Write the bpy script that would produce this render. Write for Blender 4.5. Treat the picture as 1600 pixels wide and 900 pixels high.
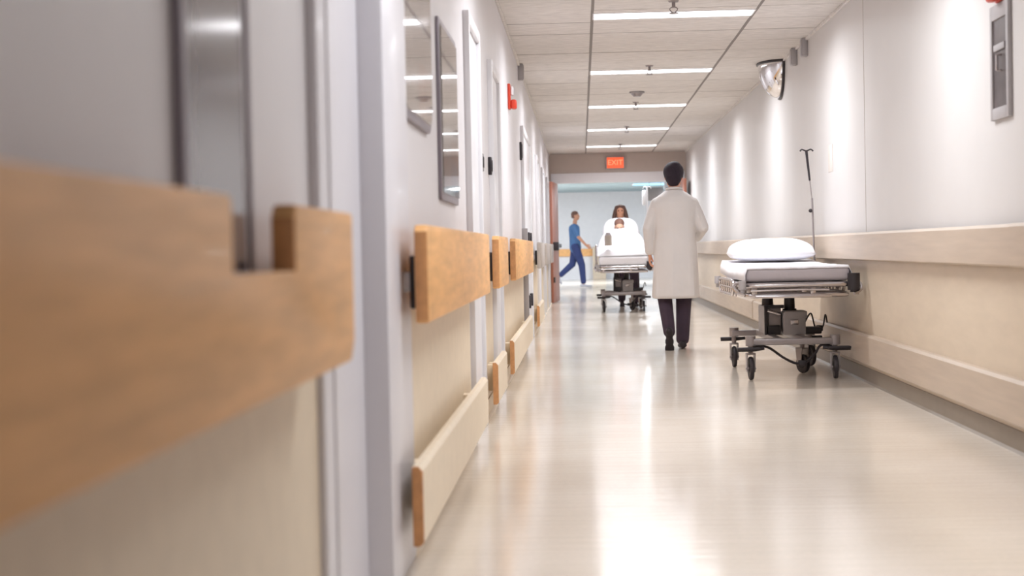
import bpy, bmesh, math, random
from mathutils import Vector, Matrix, Quaternion, noise
random.seed(7)
PI = math.pi
scn = bpy.context.scene
for _o in list(bpy.data.objects):
    bpy.data.objects.remove(_o)
COL = scn.collection

# ------------------------------------------------------------------ camera, view, world
F_PX = 2440.0
CAM_H = 0.955
ROLL = 0.020
def make_camera():
    cam = bpy.data.cameras.new('camera')
    o = bpy.data.objects.new('camera', cam); COL.objects.link(o)
    cam.sensor_width = 36.0
    cam.lens = F_PX / 1600.0 * 36.0
    cam.clip_start = 0.05; cam.clip_end = 200
    d = Vector(((908 - 800) / F_PX, (450 - 388.5) / F_PX, -1)).normalized()   # corridor axis seen from the lens
    u = Vector((-ROLL, 1, 0)); u = (u - d * u.dot(d)).normalized()
    x = d.cross(u)
    R = Matrix((x, d, u))          # rows: world axes in camera coordinates = world from camera
    o.matrix_world = Matrix.Translation((0, 0, CAM_H)) @ R.to_4x4()
    cam.dof.use_dof = True
    cam.dof.focus_distance = 12.0
    cam.dof.aperture_fstop = 2.9
    scn.camera = o
make_camera()
scn.view_settings.view_transform = 'Standard'
scn.view_settings.look = 'None'
scn.view_settings.gamma = 1.0
scn.view_settings.use_curve_mapping = False
scn.view_settings.exposure = 0.0
try:
    scn.cycles.use_denoising = True
    scn.cycles.max_bounces = 10
    scn.cycles.diffuse_bounces = 6
    scn.cycles.sample_clamp_indirect = 6.0
except Exception:
    pass
w = bpy.data.worlds.new('world'); scn.world = w
w.use_nodes = True
w.node_tree.nodes['Background'].inputs[0].default_value = (0.75, 0.78, 0.9, 1)
w.node_tree.nodes['Background'].inputs[1].default_value = 0.3

LENS_E = 6.5          # glow of the ceiling light lenses
LAMP_W = 50.0         # watts of every corridor light
LOBBY_W = 215.0
LIGHT_Y = [4.29, 8.06, 11.83, 15.60, 19.37, 23.14, 26.91]

# ------------------------------------------------------------------ helpers
def lin(c):
    return tuple(((v / 255) / 12.92 if v / 255 <= 0.04045 else ((v / 255 + 0.055) / 1.055) ** 2.4) for v in c)

def mat(name, rgb, rough=0.5, metal=0.0, var=0.06, scale=8.0, bump=0.0, bscale=60.0, coat=0.0, spec=0.5,
        emit=None, estr=0.0, stretch=None, sheen=0.0, trans=0.0):
    m = bpy.data.materials.new(name); m.use_nodes = True
    nt = m.node_tree; b = nt.nodes['Principled BSDF']
    c = lin(rgb)
    tc = nt.nodes.new('ShaderNodeTexCoord')
    mp = nt.nodes.new('ShaderNodeMapping')
    nt.links.new(tc.outputs['Object'], mp.inputs[0])
    if stretch: mp.inputs['Scale'].default_value = stretch
    n = nt.nodes.new('ShaderNodeTexNoise'); n.inputs['Scale'].default_value = scale; n.inputs['Detail'].default_value = 4
    nt.links.new(mp.outputs[0], n.inputs['Vector'])
    r = nt.nodes.new('ShaderNodeValToRGB')
    r.color_ramp.elements[0].position = 0.3; r.color_ramp.elements[1].position = 0.7
    r.color_ramp.elements[0].color = (*[max(0, v * (1 - var)) for v in c], 1)
    r.color_ramp.elements[1].color = (*[min(1, v * (1 + var)) for v in c], 1)
    nt.links.new(n.outputs['Fac'], r.inputs[0])
    nt.links.new(r.outputs[0], b.inputs['Base Color'])
    b.inputs['Roughness'].default_value = rough
    b.inputs['Metallic'].default_value = metal
    b.inputs['Specular IOR Level'].default_value = spec
    b.inputs['Coat Weight'].default_value = coat
    b.inputs['Coat Roughness'].default_value = 0.12
    b.inputs['Transmission Weight'].default_value = trans
    if sheen: b.inputs['Sheen Weight'].default_value = sheen
    if bump:
        n2 = nt.nodes.new('ShaderNodeTexNoise'); n2.inputs['Scale'].default_value = bscale; n2.inputs['Detail'].default_value = 3
        nt.links.new(mp.outputs[0], n2.inputs['Vector'])
        bp = nt.nodes.new('ShaderNodeBump'); bp.inputs['Strength'].default_value = bump; bp.inputs['Distance'].default_value = 0.01
        nt.links.new(n2.outputs['Fac'], bp.inputs['Height']); nt.links.new(bp.outputs[0], b.inputs['Normal'])
    if emit:
        b.inputs['Emission Color'].default_value = (*lin(emit), 1); b.inputs['Emission Strength'].default_value = estr
    return m

M = {}
M['wall'] = mat('wall_paint', (218, 215, 218), 0.42, var=0.015, scale=3, bump=0.03, bscale=220)
M['wall_r'] = mat('wall_paint_right', (206, 203, 202), 0.45, var=0.02, scale=2, bump=0.03, bscale=220)
M['wall_end'] = mat('end_wall_paint', (196, 184, 176), 0.6, var=0.02)
M['lobby_wall'] = mat('lobby_paint', (218, 219, 224), 0.6, var=0.02)
M['wains_l'] = mat('cream_wall_covering', (225, 209, 185), 0.45, var=0.04, scale=14, bump=0.05, bscale=300)
M['wains_r'] = mat('beige_wall_covering', (202, 186, 166), 0.45, var=0.04, scale=10, bump=0.05, bscale=300, stretch=(1, 0.4, 2))
M['maple'] = mat('maple_wood', (228, 174, 114), 0.5, var=0.14, scale=5, stretch=(6, 0.6, 6), coat=0.05)
M['maple_end'] = mat('maple_end_grain', (198, 142, 92), 0.5, var=0.14, scale=30)
M['laminate'] = mat('beige_laminate', (182, 165, 148), 0.4, var=0.07, scale=4, stretch=(4, 0.5, 8))
M['laminate_g'] = mat('grey_laminate', (176, 166, 158), 0.4, var=0.05)
M['door_w'] = mat('white_door_paint', (224, 223, 227), 0.28, var=0.01)
M['trim_w'] = mat('lilac_white_steel_paint', (216, 214, 220), 0.35, var=0.01, coat=0.1)
M['base'] = mat('taupe_cove_base', (126, 114, 101), 0.45, var=0.05)
M['tile'] = mat('ceiling_tile', (213, 208, 204), 0.9, var=0.13, scale=26, bump=0.5, bscale=60, stretch=(0.35, 1.6, 1))
M['tbar'] = mat('ceiling_bar_paint', (122, 114, 110), 0.6, var=0.03)
M['dark'] = mat('black_plastic', (38, 32, 38), 0.4, var=0.1)
M['rubber'] = mat('black_rubber', (44, 38, 42), 0.6, var=0.1)
M['chrome'] = mat('brushed_steel', (196, 190, 190), 0.24, metal=1.0, var=0.05)
M['painted_grey'] = mat('grey_metal_paint', (150, 142, 142), 0.35, metal=0.3, var=0.05)
M['grey_mid'] = mat('grey_plastic', (168, 164, 166), 0.4, var=0.04)
M['sheet'] = mat('white_cotton', (232, 231, 236), 0.85, var=0.015, bump=0.3, bscale=28, sheen=0.2)
M['pillow'] = mat('white_pillow_cotton', (240, 241, 248), 0.85, var=0.01, bump=0.4, bscale=14, sheen=0.2)
M['matt'] = mat('mattress_vinyl', (180, 173, 178), 0.5, var=0.03, bump=0.1, bscale=30)
M['coat'] = mat('lab_coat_cotton', (212, 208, 207), 0.9, var=0.03, scale=5, bump=0.3, bscale=20)
M['navy'] = mat('dark_trousers', (56, 42, 56), 0.85, var=0.12, bump=0.2, bscale=40)
M['black'] = mat('black_leather', (34, 26, 32), 0.7, var=0.1)
M['hair'] = mat('black_hair', (36, 24, 38), 0.8, var=0.25, scale=40, bump=0.6, bscale=90, stretch=(3, 3, 0.6))
M['hair_b'] = mat('brown_hair', (92, 62, 52), 0.5, var=0.25, scale=40, bump=0.6, bscale=90, stretch=(3, 3, 0.6))
M['hair_s'] = mat('short_brown_hair', (118, 84, 72), 0.6, var=0.2, scale=40)
M['skin'] = mat('skin', (206, 150, 122), 0.5, var=0.05)
M['skin_l'] = mat('skin_light', (222, 176, 150), 0.5, var=0.05)
M['scrub_t'] = mat('blue_scrub_top', (84, 122, 172), 0.85, var=0.08, bump=0.2, bscale=30)
M['scrub_b'] = mat('blue_scrub_trousers', (56, 68, 118), 0.85, var=0.08, bump=0.2, bscale=30)
M['shoe_w'] = mat('pale_shoe', (190, 190, 200), 0.5, var=0.04)
M['brown_door'] = mat('red_brown_door', (150, 96, 78), 0.4, var=0.12, scale=6, stretch=(6, 6, 0.5))
M['red'] = mat('red_plastic', (206, 66, 44), 0.4, var=0.04)
M['lens'] = mat('light_lens', (255, 255, 255), 0.4, var=0.0, emit=(250, 248, 252), estr=LENS_E)
M['exit'] = mat('exit_face', (150, 50, 30), 0.4, var=0.0, emit=(255, 112, 72), estr=0.85)
M['exit_txt'] = mat('exit_letters', (255, 160, 120), 0.4, var=0.0, emit=(255, 140, 104), estr=1.1)
M['pane'] = mat('dark_glazing', (104, 104, 114), 0.12, var=0.05, spec=0.5)
M['dark_pane'] = mat('smoked_glazing', (80, 72, 74), 0.3, var=0.35, scale=9, spec=0.3)
M['board_frame'] = mat('slate_aluminium', (134, 126, 134), 0.35, metal=0.4, var=0.04)
M['paper'] = mat('pale_paper', (212, 204, 198), 0.7, var=0.06, scale=6)
M['pink'] = mat('pink_print', (206, 150, 130), 0.6, var=0.12, scale=8)
M['bluepr'] = mat('blue_print', (150, 184, 208), 0.6, var=0.12, scale=30)
M['mirror'] = mat('convex_mirror', (226, 224, 226), 0.04, metal=1.0, var=0.0)
M['cyan'] = mat('sky_blue_light', (150, 210, 240), 0.4, var=0.0, emit=(120, 200, 240), estr=1.3)
M['lobby_ceil'] = mat('lobby_ceiling', (150, 170, 180), 0.8, var=0.03)
M['bag'] = mat('clear_bag', (226, 228, 232), 0.3, var=0.05)

def floor_mat():
    m = bpy.data.materials.new('polished_cream_vinyl'); m.use_nodes = True
    nt = m.node_tree; b = nt.nodes['Principled BSDF']; L = nt.links.new
    tc = nt.nodes.new('ShaderNodeTexCoord')
    n = nt.nodes.new('ShaderNodeTexNoise'); n.inputs['Scale'].default_value = 1.3; n.inputs['Detail'].default_value = 6
    n3 = nt.nodes.new('ShaderNodeTexNoise'); n3.inputs['Scale'].default_value = 55; n3.inputs['Detail'].default_value = 5
    L(tc.outputs['Object'], n.inputs['Vector']); L(tc.outputs['Object'], n3.inputs['Vector'])
    r = nt.nodes.new('ShaderNodeValToRGB')
    r.color_ramp.elements[0].position = 0.35; r.color_ramp.elements[1].position = 0.65
    r.color_ramp.elements[0].color = (*lin((224, 212, 197)), 1)
    r.color_ramp.elements[1].color = (*lin((233, 222, 209)), 1)
    L(n.outputs['Fac'], r.inputs[0])
    mx = nt.nodes.new('ShaderNodeMixRGB'); mx.blend_type = 'MULTIPLY'; mx.inputs[0].default_value = 0.16
    L(r.outputs[0], mx.inputs[1]); L(n3.outputs['Fac'], mx.inputs[2])
    L(mx.outputs[0], b.inputs['Base Color'])
    b.inputs['Roughness'].default_value = 0.13
    b.inputs['Specular IOR Level'].default_value = 0.42
    # gentle ripple of many layers of floor polish, running across the corridor
    mp = nt.nodes.new('ShaderNodeMapping'); mp.inputs['Scale'].default_value = (1.1, 9.0, 1.0)
    L(tc.outputs['Object'], mp.inputs[0])
    n2 = nt.nodes.new('ShaderNodeTexNoise'); n2.inputs['Scale'].default_value = 2.2; n2.inputs['Detail'].default_value = 3
    L(mp.outputs[0], n2.inputs['Vector'])
    bp = nt.nodes.new('ShaderNodeBump'); bp.inputs['Strength'].default_value = 0.12; bp.inputs['Distance'].default_value = 0.01
    L(n2.outputs['Fac'], bp.inputs['Height']); L(bp.outputs[0], b.inputs['Normal'])
    return m
M['floor'] = floor_mat()

def new_bm(): return bmesh.new()
def box(bm, x0, x1, y0, y1, z0, z1, bev=0.0, seg=2):
    ret = bmesh.ops.create_cube(bm, size=1.0)
    vs = ret['verts']
    bmesh.ops.scale(bm, vec=(abs(x1 - x0), abs(y1 - y0), abs(z1 - z0)), verts=vs)
    bmesh.ops.translate(bm, vec=((x0 + x1) / 2, (y0 + y1) / 2, (z0 + z1) / 2), verts=vs)
    if bev > 0:
        es = list({e for v in vs for e in v.link_edges})
        bmesh.ops.bevel(bm, geom=es, offset=bev, segments=seg, affect='EDGES', profile=0.5)
    return bm
def cyl(bm, p0, p1, r0, r1=None, n=20, caps=True):
    p0, p1 = Vector(p0), Vector(p1); r1 = r0 if r1 is None else r1
    d = (p1 - p0); q = Vector((0, 0, 1)).rotation_difference(d.normalized())
    rings = []
    for p, r in ((p0, r0), (p1, r1)):
        rings.append([bm.verts.new(p + q @ Vector((r * math.cos(2 * PI * k / n), r * math.sin(2 * PI * k / n), 0))) for k in range(n)])
    for k in range(n):
        bm.faces.new((rings[0][k], rings[0][(k + 1) % n], rings[1][(k + 1) % n], rings[1][k]))
    if caps:
        bm.faces.new(list(reversed(rings[0]))); bm.faces.new(rings[1])
    return bm
def tube(bm, pts, r, n=12, closed=False):
    pts = [Vector(p) for p in pts]; N = len(pts)
    rings = []; up = None
    for i, p in enumerate(pts):
        a = pts[(i - 1) % N] if (closed or i > 0) else p
        b = pts[(i + 1) % N] if (closed or i < N - 1) else p
        t = (b - a).normalized()
        if up is None:
            up = Vector((0, 0, 1)) if abs(t.z) < 0.9 else Vector((1, 0, 0))
        s = t.cross(up).normalized(); up = s.cross(t).normalized()
        rr = r[i] if isinstance(r, (list, tuple)) else r
        rings.append([bm.verts.new(p + rr * (math.cos(2 * PI * k / n) * s + math.sin(2 * PI * k / n) * up)) for k in range(n)])
    M_ = N if closed else N - 1
    for i in range(M_):
        A, B = rings[i], rings[(i + 1) % N]
        for k in range(n):
            bm.faces.new((A[k], A[(k + 1) % n], B[(k + 1) % n], B[k]))
    if not closed:
        bm.faces.new(list(reversed(rings[0]))); bm.faces.new(rings[-1])
    return bm
def smooth_path(pts, k=6):
    pts = [Vector(p) for p in pts]; out = []
    for i in range(len(pts) - 1):
        p0 = pts[max(i - 1, 0)]; p1 = pts[i]; p2 = pts[i + 1]; p3 = pts[min(i + 2, len(pts) - 1)]
        for j in range(k):
            t = j / k
            out.append(0.5 * ((2 * p1) + (p2 - p0) * t + (2 * p0 - 5 * p1 + 4 * p2 - p3) * t * t + (3 * p1 - p0 - 3 * p2 + p3) * t ** 3))
    out.append(pts[-1]); return out
def prism(bm, poly, axis, a, b, bev=0.0):
    """poly: 2-D outline; axis 'x': (y,z) points extruded x from a to b; 'y': (x,z); 'z': (x,y)"""
    def P(u, v, t):
        return {'x': (t, u, v), 'y': (u, t, v), 'z': (u, v, t)}[axis]
    A = [bm.verts.new(P(u, v, a)) for u, v in poly]; B = [bm.verts.new(P(u, v, b)) for u, v in poly]
    fs = [bm.faces.new(A), bm.faces.new(list(reversed(B)))]
    n = len(poly)
    for k in range(n):
        fs.append(bm.faces.new((A[k], B[k], B[(k + 1) % n], A[(k + 1) % n])))
    bmesh.ops.recalc_face_normals(bm, faces=fs)
    if bev > 0:
        es = list({e for f in fs[:2] for e in f.edges})
        bmesh.ops.bevel(bm, geom=es, offset=bev, segments=2, affect='EDGES', profile=0.5)
    return bm
def ball(bm, c, r, rot=None, sub=2):
    ret = bmesh.ops.create_icosphere(bm, subdivisions=sub, radius=1.0)
    r = (r, r, r) if not isinstance(r, (tuple, list)) else r
    Mx = Matrix.Translation(Vector(c)) @ (rot.to_matrix().to_4x4() if rot else Matrix()) @ Matrix.Diagonal((*r, 1))
    bmesh.ops.transform(bm, matrix=Mx, verts=ret['verts'])
def loft(bm, rings, cap=True):
    R = [[bm.verts.new(p) for p in ring] for ring in rings]; n = len(R[0])
    for i in range(len(R) - 1):
        for k in range(n):
            bm.faces.new((R[i][k], R[i][(k + 1) % n], R[i + 1][(k + 1) % n], R[i + 1][k]))
    if cap:
        bm.faces.new(list(reversed(R[0]))); bm.faces.new(R[-1])
    return bm
def obj(name, bm, m, parent=None, smooth=True, ang=0.7):
    bmesh.ops.recalc_face_normals(bm, faces=bm.faces[:])
    me = bpy.data.meshes.new(name); bm.to_mesh(me); bm.free()
    if smooth:
        for p in me.polygons: p.use_smooth = True
        try: me.set_sharp_from_angle(angle=ang)
        except Exception: pass
    if m is not None: me.materials.append(M[m] if isinstance(m, str) else m)
    o = bpy.data.objects.new(name, me); COL.objects.link(o)
    if parent is not None: o.parent = parent
    return o
def thing(name, label, cat, loc=(0, 0, 0), rotz=0, group=None):
    o = bpy.data.objects.new(name, None); COL.objects.link(o)
    o.empty_display_size = 0.1
    o.location = loc; o.rotation_euler = (0, 0, rotz); o['label'] = label; o['category'] = cat
    if group: o['group'] = group
    return o
def tag(o, label, cat, group=None):
    o['label'] = label; o['category'] = cat
    if group: o['group'] = group
    return o
def struct(name, bm, m, parent=None, label=None, smooth=False):
    o = obj(name, bm, m, parent, smooth=smooth)
    if parent is None: o['kind'] = 'structure'
    if label: o['label'] = label
    return o
def dup(root, loc=None, rotz=None, label=None, group=None):
    r = root.copy(); COL.objects.link(r)
    if loc: r.location = loc
    if rotz is not None: r.rotation_euler = (0, 0, rotz)
    if label: r['label'] = label
    if group: r['group'] = group
    for ch in list(root.children):
        c = ch.copy(); COL.objects.link(c); c.parent = r
        for g in ch.children:
            d = g.copy(); COL.objects.link(d); d.parent = c
    return r
def remeshed(name, bm, m, parent=None, voxel=0.006, smooth_it=6, fac=0.5):
    me = bpy.data.meshes.new(name + '_src'); bm.to_mesh(me); bm.free()
    o = bpy.data.objects.new('tmp', me); COL.objects.link(o)
    r = o.modifiers.new('r', 'REMESH'); r.mode = 'VOXEL'; r.voxel_size = voxel
    s = o.modifiers.new('s', 'SMOOTH'); s.iterations = smooth_it; s.factor = fac
    dg = bpy.context.evaluated_depsgraph_get(); dg.update()
    nm = bpy.data.meshes.new_from_object(o.evaluated_get(dg))
    bpy.data.objects.remove(o); bpy.data.meshes.remove(me)
    nm.name = name; nm.materials.clear(); nm.materials.append(M[m])
    for p in nm.polygons: p.use_smooth = True
    q = bpy.data.objects.new(name, nm); COL.objects.link(q)
    if parent is not None: q.parent = parent
    return q

# ------------------------------------------------------------------ the setting
WL, WR = -0.56, 1.95      # corridor wall planes
H = 2.70                 # ceiling height
YE = 28.75                # end wall with the double door opening
YB = -5.5                 # closed end behind the viewer
LY = 48.5                 # far wall of the lobby

bm = new_bm(); box(bm, -5.0, 6.0, YB - 0.2, LY + 0.3, -0.1, 0.0)
struct('floor', bm, 'floor')

# left wall with the openings of window_1 and door_1
bm = new_bm()
T = 0.3
for y0, y1, z0, z1 in ((YB, 3.36, 0, H),
                       (3.36, 4.30, 2.13, H), (4.30, YE + 0.15, 0, H)):
    box(bm, WL - T, WL, y0, y1, z0, z1)
box(bm, WL - T - 0.05, WL - T, 2.0, 4.5, 0, H)
bmesh.ops.remove_doubles(bm, verts=bm.verts[:], dist=1e-5)
struct('wall_left', bm, 'wall')
# right wall
bm = new_bm(); box(bm, WR, WR + 0.2, YB, YE + 0.15, 0, H)
struct('wall_right', bm, 'wall_r')
bm = new_bm(); box(bm, WL - T, WR + 0.2, YB - 0.2, YB, 0, H)
struct('wall_back', bm, 'wall')
# end wall: opening nearly the full width
bm = new_bm()
box(bm, WL, WR, YE, YE + 0.15, 2.34, H)
box(bm, WL, -0.53, YE, YE + 0.15, 0, 2.34)
box(bm, 1.92, WR, YE, YE + 0.15, 0, 2.34)
struct('wall_end', bm, 'wall_end')
bm = new_bm()
box(bm, -0.53, 1.92, YE - 0.03, YE + 0.18, 2.16, 2.34, 0.005)
struct('trim_1', bm, 'door_w')
# lobby beyond
bm = new_bm(); box(bm, -4.8, 5.8, LY, LY + 0.2, 0, H); struct('wall_far', bm, 'lobby_wall')
bm = new_bm(); box(bm, -5.0, -4.8, YE, LY, 0, H); box(bm, -4.8, WL - T, YE, YE + 0.15, 0, H); struct('wall_lobby_left', bm, 'lobby_wall')
bm = new_bm(); box(bm, 5.8, 6.0, YE, LY, 0, H); box(bm, WR + 0.2, 5.8, YE, YE + 0.15, 0, H); struct('wall_lobby_right', bm, 'lobby_wall')
bm = new_bm(); box(bm, -5.0, 6.0, YE + 0.15, LY + 0.2, H, H + 0.1)
struct('ceiling_lobby', bm, 'lobby_ceil')
bm = new_bm(); box(bm, 2.2, 5.8, 41.0, 41.15, 0, H); struct('wall_lobby_partition', bm, 'lobby_wall')
bm = new_bm(); box(bm, -4.8, 0.35, LY - 0.06, LY, 0.72, 0.95, 0.01); struct('trim_2', bm, 'maple')
bm = new_bm(); box(bm, 0.35, 0.75, LY - 0.3, LY, 0, 1.0, 0.01); struct('trim_3', bm, 'wains_r')

# ceiling: lay-in tiles on bars, lights in their own slots
LX0, LX1 = 0.118, 1.335
P = 3.77 / 6
LROW = {}
bm = new_bm(); y_ref = 11.83
rows = []
k = -28
while True:
    yc = y_ref + k * P
    if yc - P / 2 > YE: break
    rows.append((k, yc)); k += 1
G = 0.009
for k, yc in rows:
    y0 = max(yc - P / 2, YB) + G; y1 = min(yc + P / 2, YE) - G
    if y1 - y0 < 0.03: continue
    is_light = (k % 6 == 0) and any(abs(yc - ly) < 0.31 for ly in LIGHT_Y + [-3.2])
    dz = lambda: random.uniform(-0.002, 0.003)
    for x0, x1 in ((WL, LX0), (LX0, LX1), (LX1, WR)):
        if is_light and x0 == LX0:
            for a, b in ((y0, yc - 0.16), (yc + 0.16, y1)):
                if b - a > 0.02: box(bm, x0 + G, x1 - G, a, b, H + dz(), H + 0.02, 0.003, 1)
        else:
            box(bm, x0 + G, x1 - G, y0, y1, H + dz(), H + 0.02, 0.004, 1)
ceil = struct('ceiling', bm, 'tile')
bm = new_bm(); box(bm, WL - T, WR + 0.2, YB - 0.2, YE + 0.15, H + 0.09, H + 0.19); obj('slab', bm, 'tbar', ceil, smooth=False)
bm = new_bm()
for x in (LX0, LX1): box(bm, x - 0.012, x + 0.012, YB, YE, H + 0.001, H + 0.03)
for k, yc in rows:
    y = yc + P / 2
    if YB < y < YE: box(bm, WL, WR, y - 0.012, y + 0.012, H + 0.003, H + 0.03)
obj('ceiling_grid', bm, 'tbar', ceil, smooth=False)
bm = new_bm()
box(bm, WL, WL + 0.02, YB, YE, H - 0.022, H + 0.0, 0.003); obj('ceiling_edge_bar', bm, 'tile', ceil, smooth=False)
bm = new_bm()
box(bm, WR - 0.02, WR, YB, YE, H - 0.022, H + 0.0, 0.003); obj('ceiling_edge_bar', bm, 'tile', ceil, smooth=False)

# wall coverings below the rails
n_trim = 4
def wains(side, y0, y1, z1=0.88):
    global n_trim
    bm = new_bm()
    if side == 'l': box(bm, WL, WL + 0.006, y0, y1, 0.0, z1)
    else: box(bm, WR - 0.006, WR, y0, y1, 0.0, z1)
    struct('trim_%d' % n_trim, bm, 'wains_' + side); n_trim += 1
for a, b in ((YB, 3.22), (4.86, 7.66), (8.56, 9.66), (10.62, 14.85), (17.1, YE)): wains('l', a, b)
wains('r', 6.74, YE)
# cove bases
for a, b in ((YB, 3.22), (4.86, 7.66), (8.56, 9.66), (10.62, 14.85), (17.1, YE)):
    pass
bm = new_bm()
for a, b in ((YB, 3.22), (4.86, 7.66), (8.56, 9.66), (10.62, 14.85), (17.1, YE - 0.01)):
    prism(bm, [(WL, 0), (WL + 0.028, 0), (WL + 0.016, 0.012), (WL + 0.012, 0.1), (WL, 0.1)], 'y', a, b)
struct('baseboard_left', bm, 'wains_l')
bm = new_bm()
prism(bm, [(WR, 0), (WR - 0.028, 0), (WR - 0.016, 0.012), (WR - 0.012, 0.1), (WR, 0.1)], 'y', 6.74, YE - 0.01)
struct('baseboard_right', bm, 'base')

# window_1: slim glazed panel set against the wall, not quite parallel to it
def leaned(bm, k=0.022):
    for v in bm.verts: v.co.x -= (v.co.y - 2.14) * k
    return bm
bm = new_bm(); fx = WL + 0.006
for y0, y1, z0, z1 in ((2.14, 2.165, 0.90, 2.45), (2.615, 2.64, 0.90, 2.45), (2.165, 2.615, 0.90, 0.93), (2.165, 2.615, 2.42, 2.45)):
    box(bm, WL - 0.004, fx + 0.010, y0, y1, z0, z1, 0.002)
win = struct('window_1', leaned(bm), 'board_frame')
bm = new_bm(); box(bm, fx - 0.004, fx + 0.004, 2.163, 2.617, 0.928, 2.422); obj('window_pane', leaned(bm), 'pane', win, smooth=False)
# bright painted edge at the far jamb of the window
bm = new_bm(); box(bm, WL - 0.005, WL + 0.022, 3.215, 3.36, 0, 2.5, 0.006)
struct('trim_20', bm, 'trim_w')

def handle_lever(parent, x, y, z, dirx):
    bm = new_bm(); cyl(bm, (x, y, z), (x + dirx * 0.012, y, z), 0.026)
    tube(bm, [(x, y, z), (x + dirx * 0.05, y, z), (x + dirx * 0.055, y - 0.03, z), (x + dirx * 0.055, y - 0.11, z)], 0.009)
    return obj('door_handle', bm, 'chrome', parent)

# door_1 : recessed leaf
bm = new_bm(); box(bm, WL - 0.09, WL - 0.045, 3.37, 4.29, 0.01, 2.12, 0.002)
d1 = struct('door_1', bm, 'trim_w')
bm = new_bm()
box(bm, WL - 0.12, WL + 0.026, 3.335, 3.375, 0, 2.17, 0.004)
box(bm, WL - 0.12, WL + 0.026, 4.285, 4.86, 0, 2.17, 0.008)
box(bm, WL - 0.12, WL + 0.026, 3.36, 4.30, 2.12, 2.17, 0.004)
obj('door_frame', bm, 'trim_w', d1)

def flat_door(n, y0, y1, side='l', zt=2.14, m='door_w', double=False):
    """painted steel door leaf in a slightly proud frame"""
    s = 1 if side == 'l' else -1; x = WL if side == 'l' else WR
    bm = new_bm()
    if double:
        ym = (y0 + y1) / 2
        box(bm, x, x + s * 0.016, y0 + 0.06, ym - 0.003, 0.008, zt - 0.06, 0.002); box(bm, x, x + s * 0.016, ym + 0.003, y1 - 0.06, 0.008, zt - 0.06, 0.002)
    else:
        box(bm, x, x + s * 0.012, y0 + 0.06, y1 - 0.06, 0.008, zt - 0.06, 0.002)
    d = struct('door_%d' % n, bm, m)
    bm = new_bm()
    for a, b in ((y0, y0 + 0.06), (y1 - 0.06, y1)): box(bm, x - s * 0.004, x + s * 0.032, a, b, 0, zt, 0.004)
    box(bm, x - s * 0.004, x + s * 0.032, y0 + 0.06, y1 - 0.06, zt - 0.06, zt, 0.004)
    obj('door_frame', bm, m, d)
    return d
d2 = flat_door(2, 7.68, 8.54)
d3 = flat_door(3, 9.68, 10.60)
d4 = flat_door(4, 14.92, 17.08, double=True)
for z in (1.05, 0.42):
    for y in (15.55, 16.25):
        bm = new_bm(); box(bm, WL + 0.016, WL + 0.05, y, y + 0.10, z - 0.05, z + 0.08, 0.006); obj('door_bolt', bm, 'dark', d4)
for yy in (19.5, 22.5, 25.6):
    dd = flat_door({19.5: 5, 22.5: 6, 25.6: 7}[yy], yy, yy + 1.0)
    handle_lever(dd, WL + 0.012, yy + 0.15, 1.0, 1)
# near door on the right wall, only its frame edge in view
d8 = flat_door(8, 5.5, 6.72, 'r', m='trim_w')

# steel corner guard before the double door
bm = new_bm(); box(bm, WL, WL + 0.055, 14.86, 14.91, 0.1, 1.16, 0.004)
tag(obj('corner_guard', bm, 'grey_mid'), 'grey steel corner guard on the left wall just before the white double door', 'corner guard')

# brown corridor doors folded back at the far opening
def fire_door(x0, x1, label, hw):
    t = thing('fire_door', label, 'door', ((x0 + x1) / 2, YE - 0.6, 0), 0)
    cx = (x0 + x1) / 2
    bm = new_bm(); box(bm, -0.024, 0.024, -0.56, 0.56, 0.01, 2.15, 0.003); obj('door_leaf', bm, 'brown_door', t)
    bm = new_bm()
    s = hw
    box(bm, s * 0.024, s * 0.09, -0.5, 0.4, 0.98, 1.05, 0.01); box(bm, s * 0.024, s * 0.12, -0.52, -0.40, 0.93, 1.08, 0.01)
    obj('push_bar', bm, 'dark', t)
    bm = new_bm(); box(bm, s * 0.024, s * 0.05, -0.54, -0.44, 0.36, 0.46, 0.004); obj('floor_bolt', bm, 'dark', t)
    for z in (0.3, 1.1, 1.95):
        bm = new_bm(); cyl(bm, (-s * 0.0, 0.57, z - 0.06), (-s * 0.0, 0.57, z + 0.06), 0.012); obj('hinge', bm, 'chrome', t)
    return t
fd = fire_door(-0.52, -0.47, 'red-brown corridor door swung back at the left jamb of the far opening', 1)
fd.rotation_euler = (0, 0, math.radians(-4.5))
fd.location = (-0.475, YE - 0.62, 0)
fd2 = fire_door(1.85, 1.90, 'red-brown corridor door swung back at the right jamb, behind the man in the white coat', -1)
fd2.rotation_euler = (0, 0, math.radians(2)); fd2.location = (1.83, YE - 0.62, 0)

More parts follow.
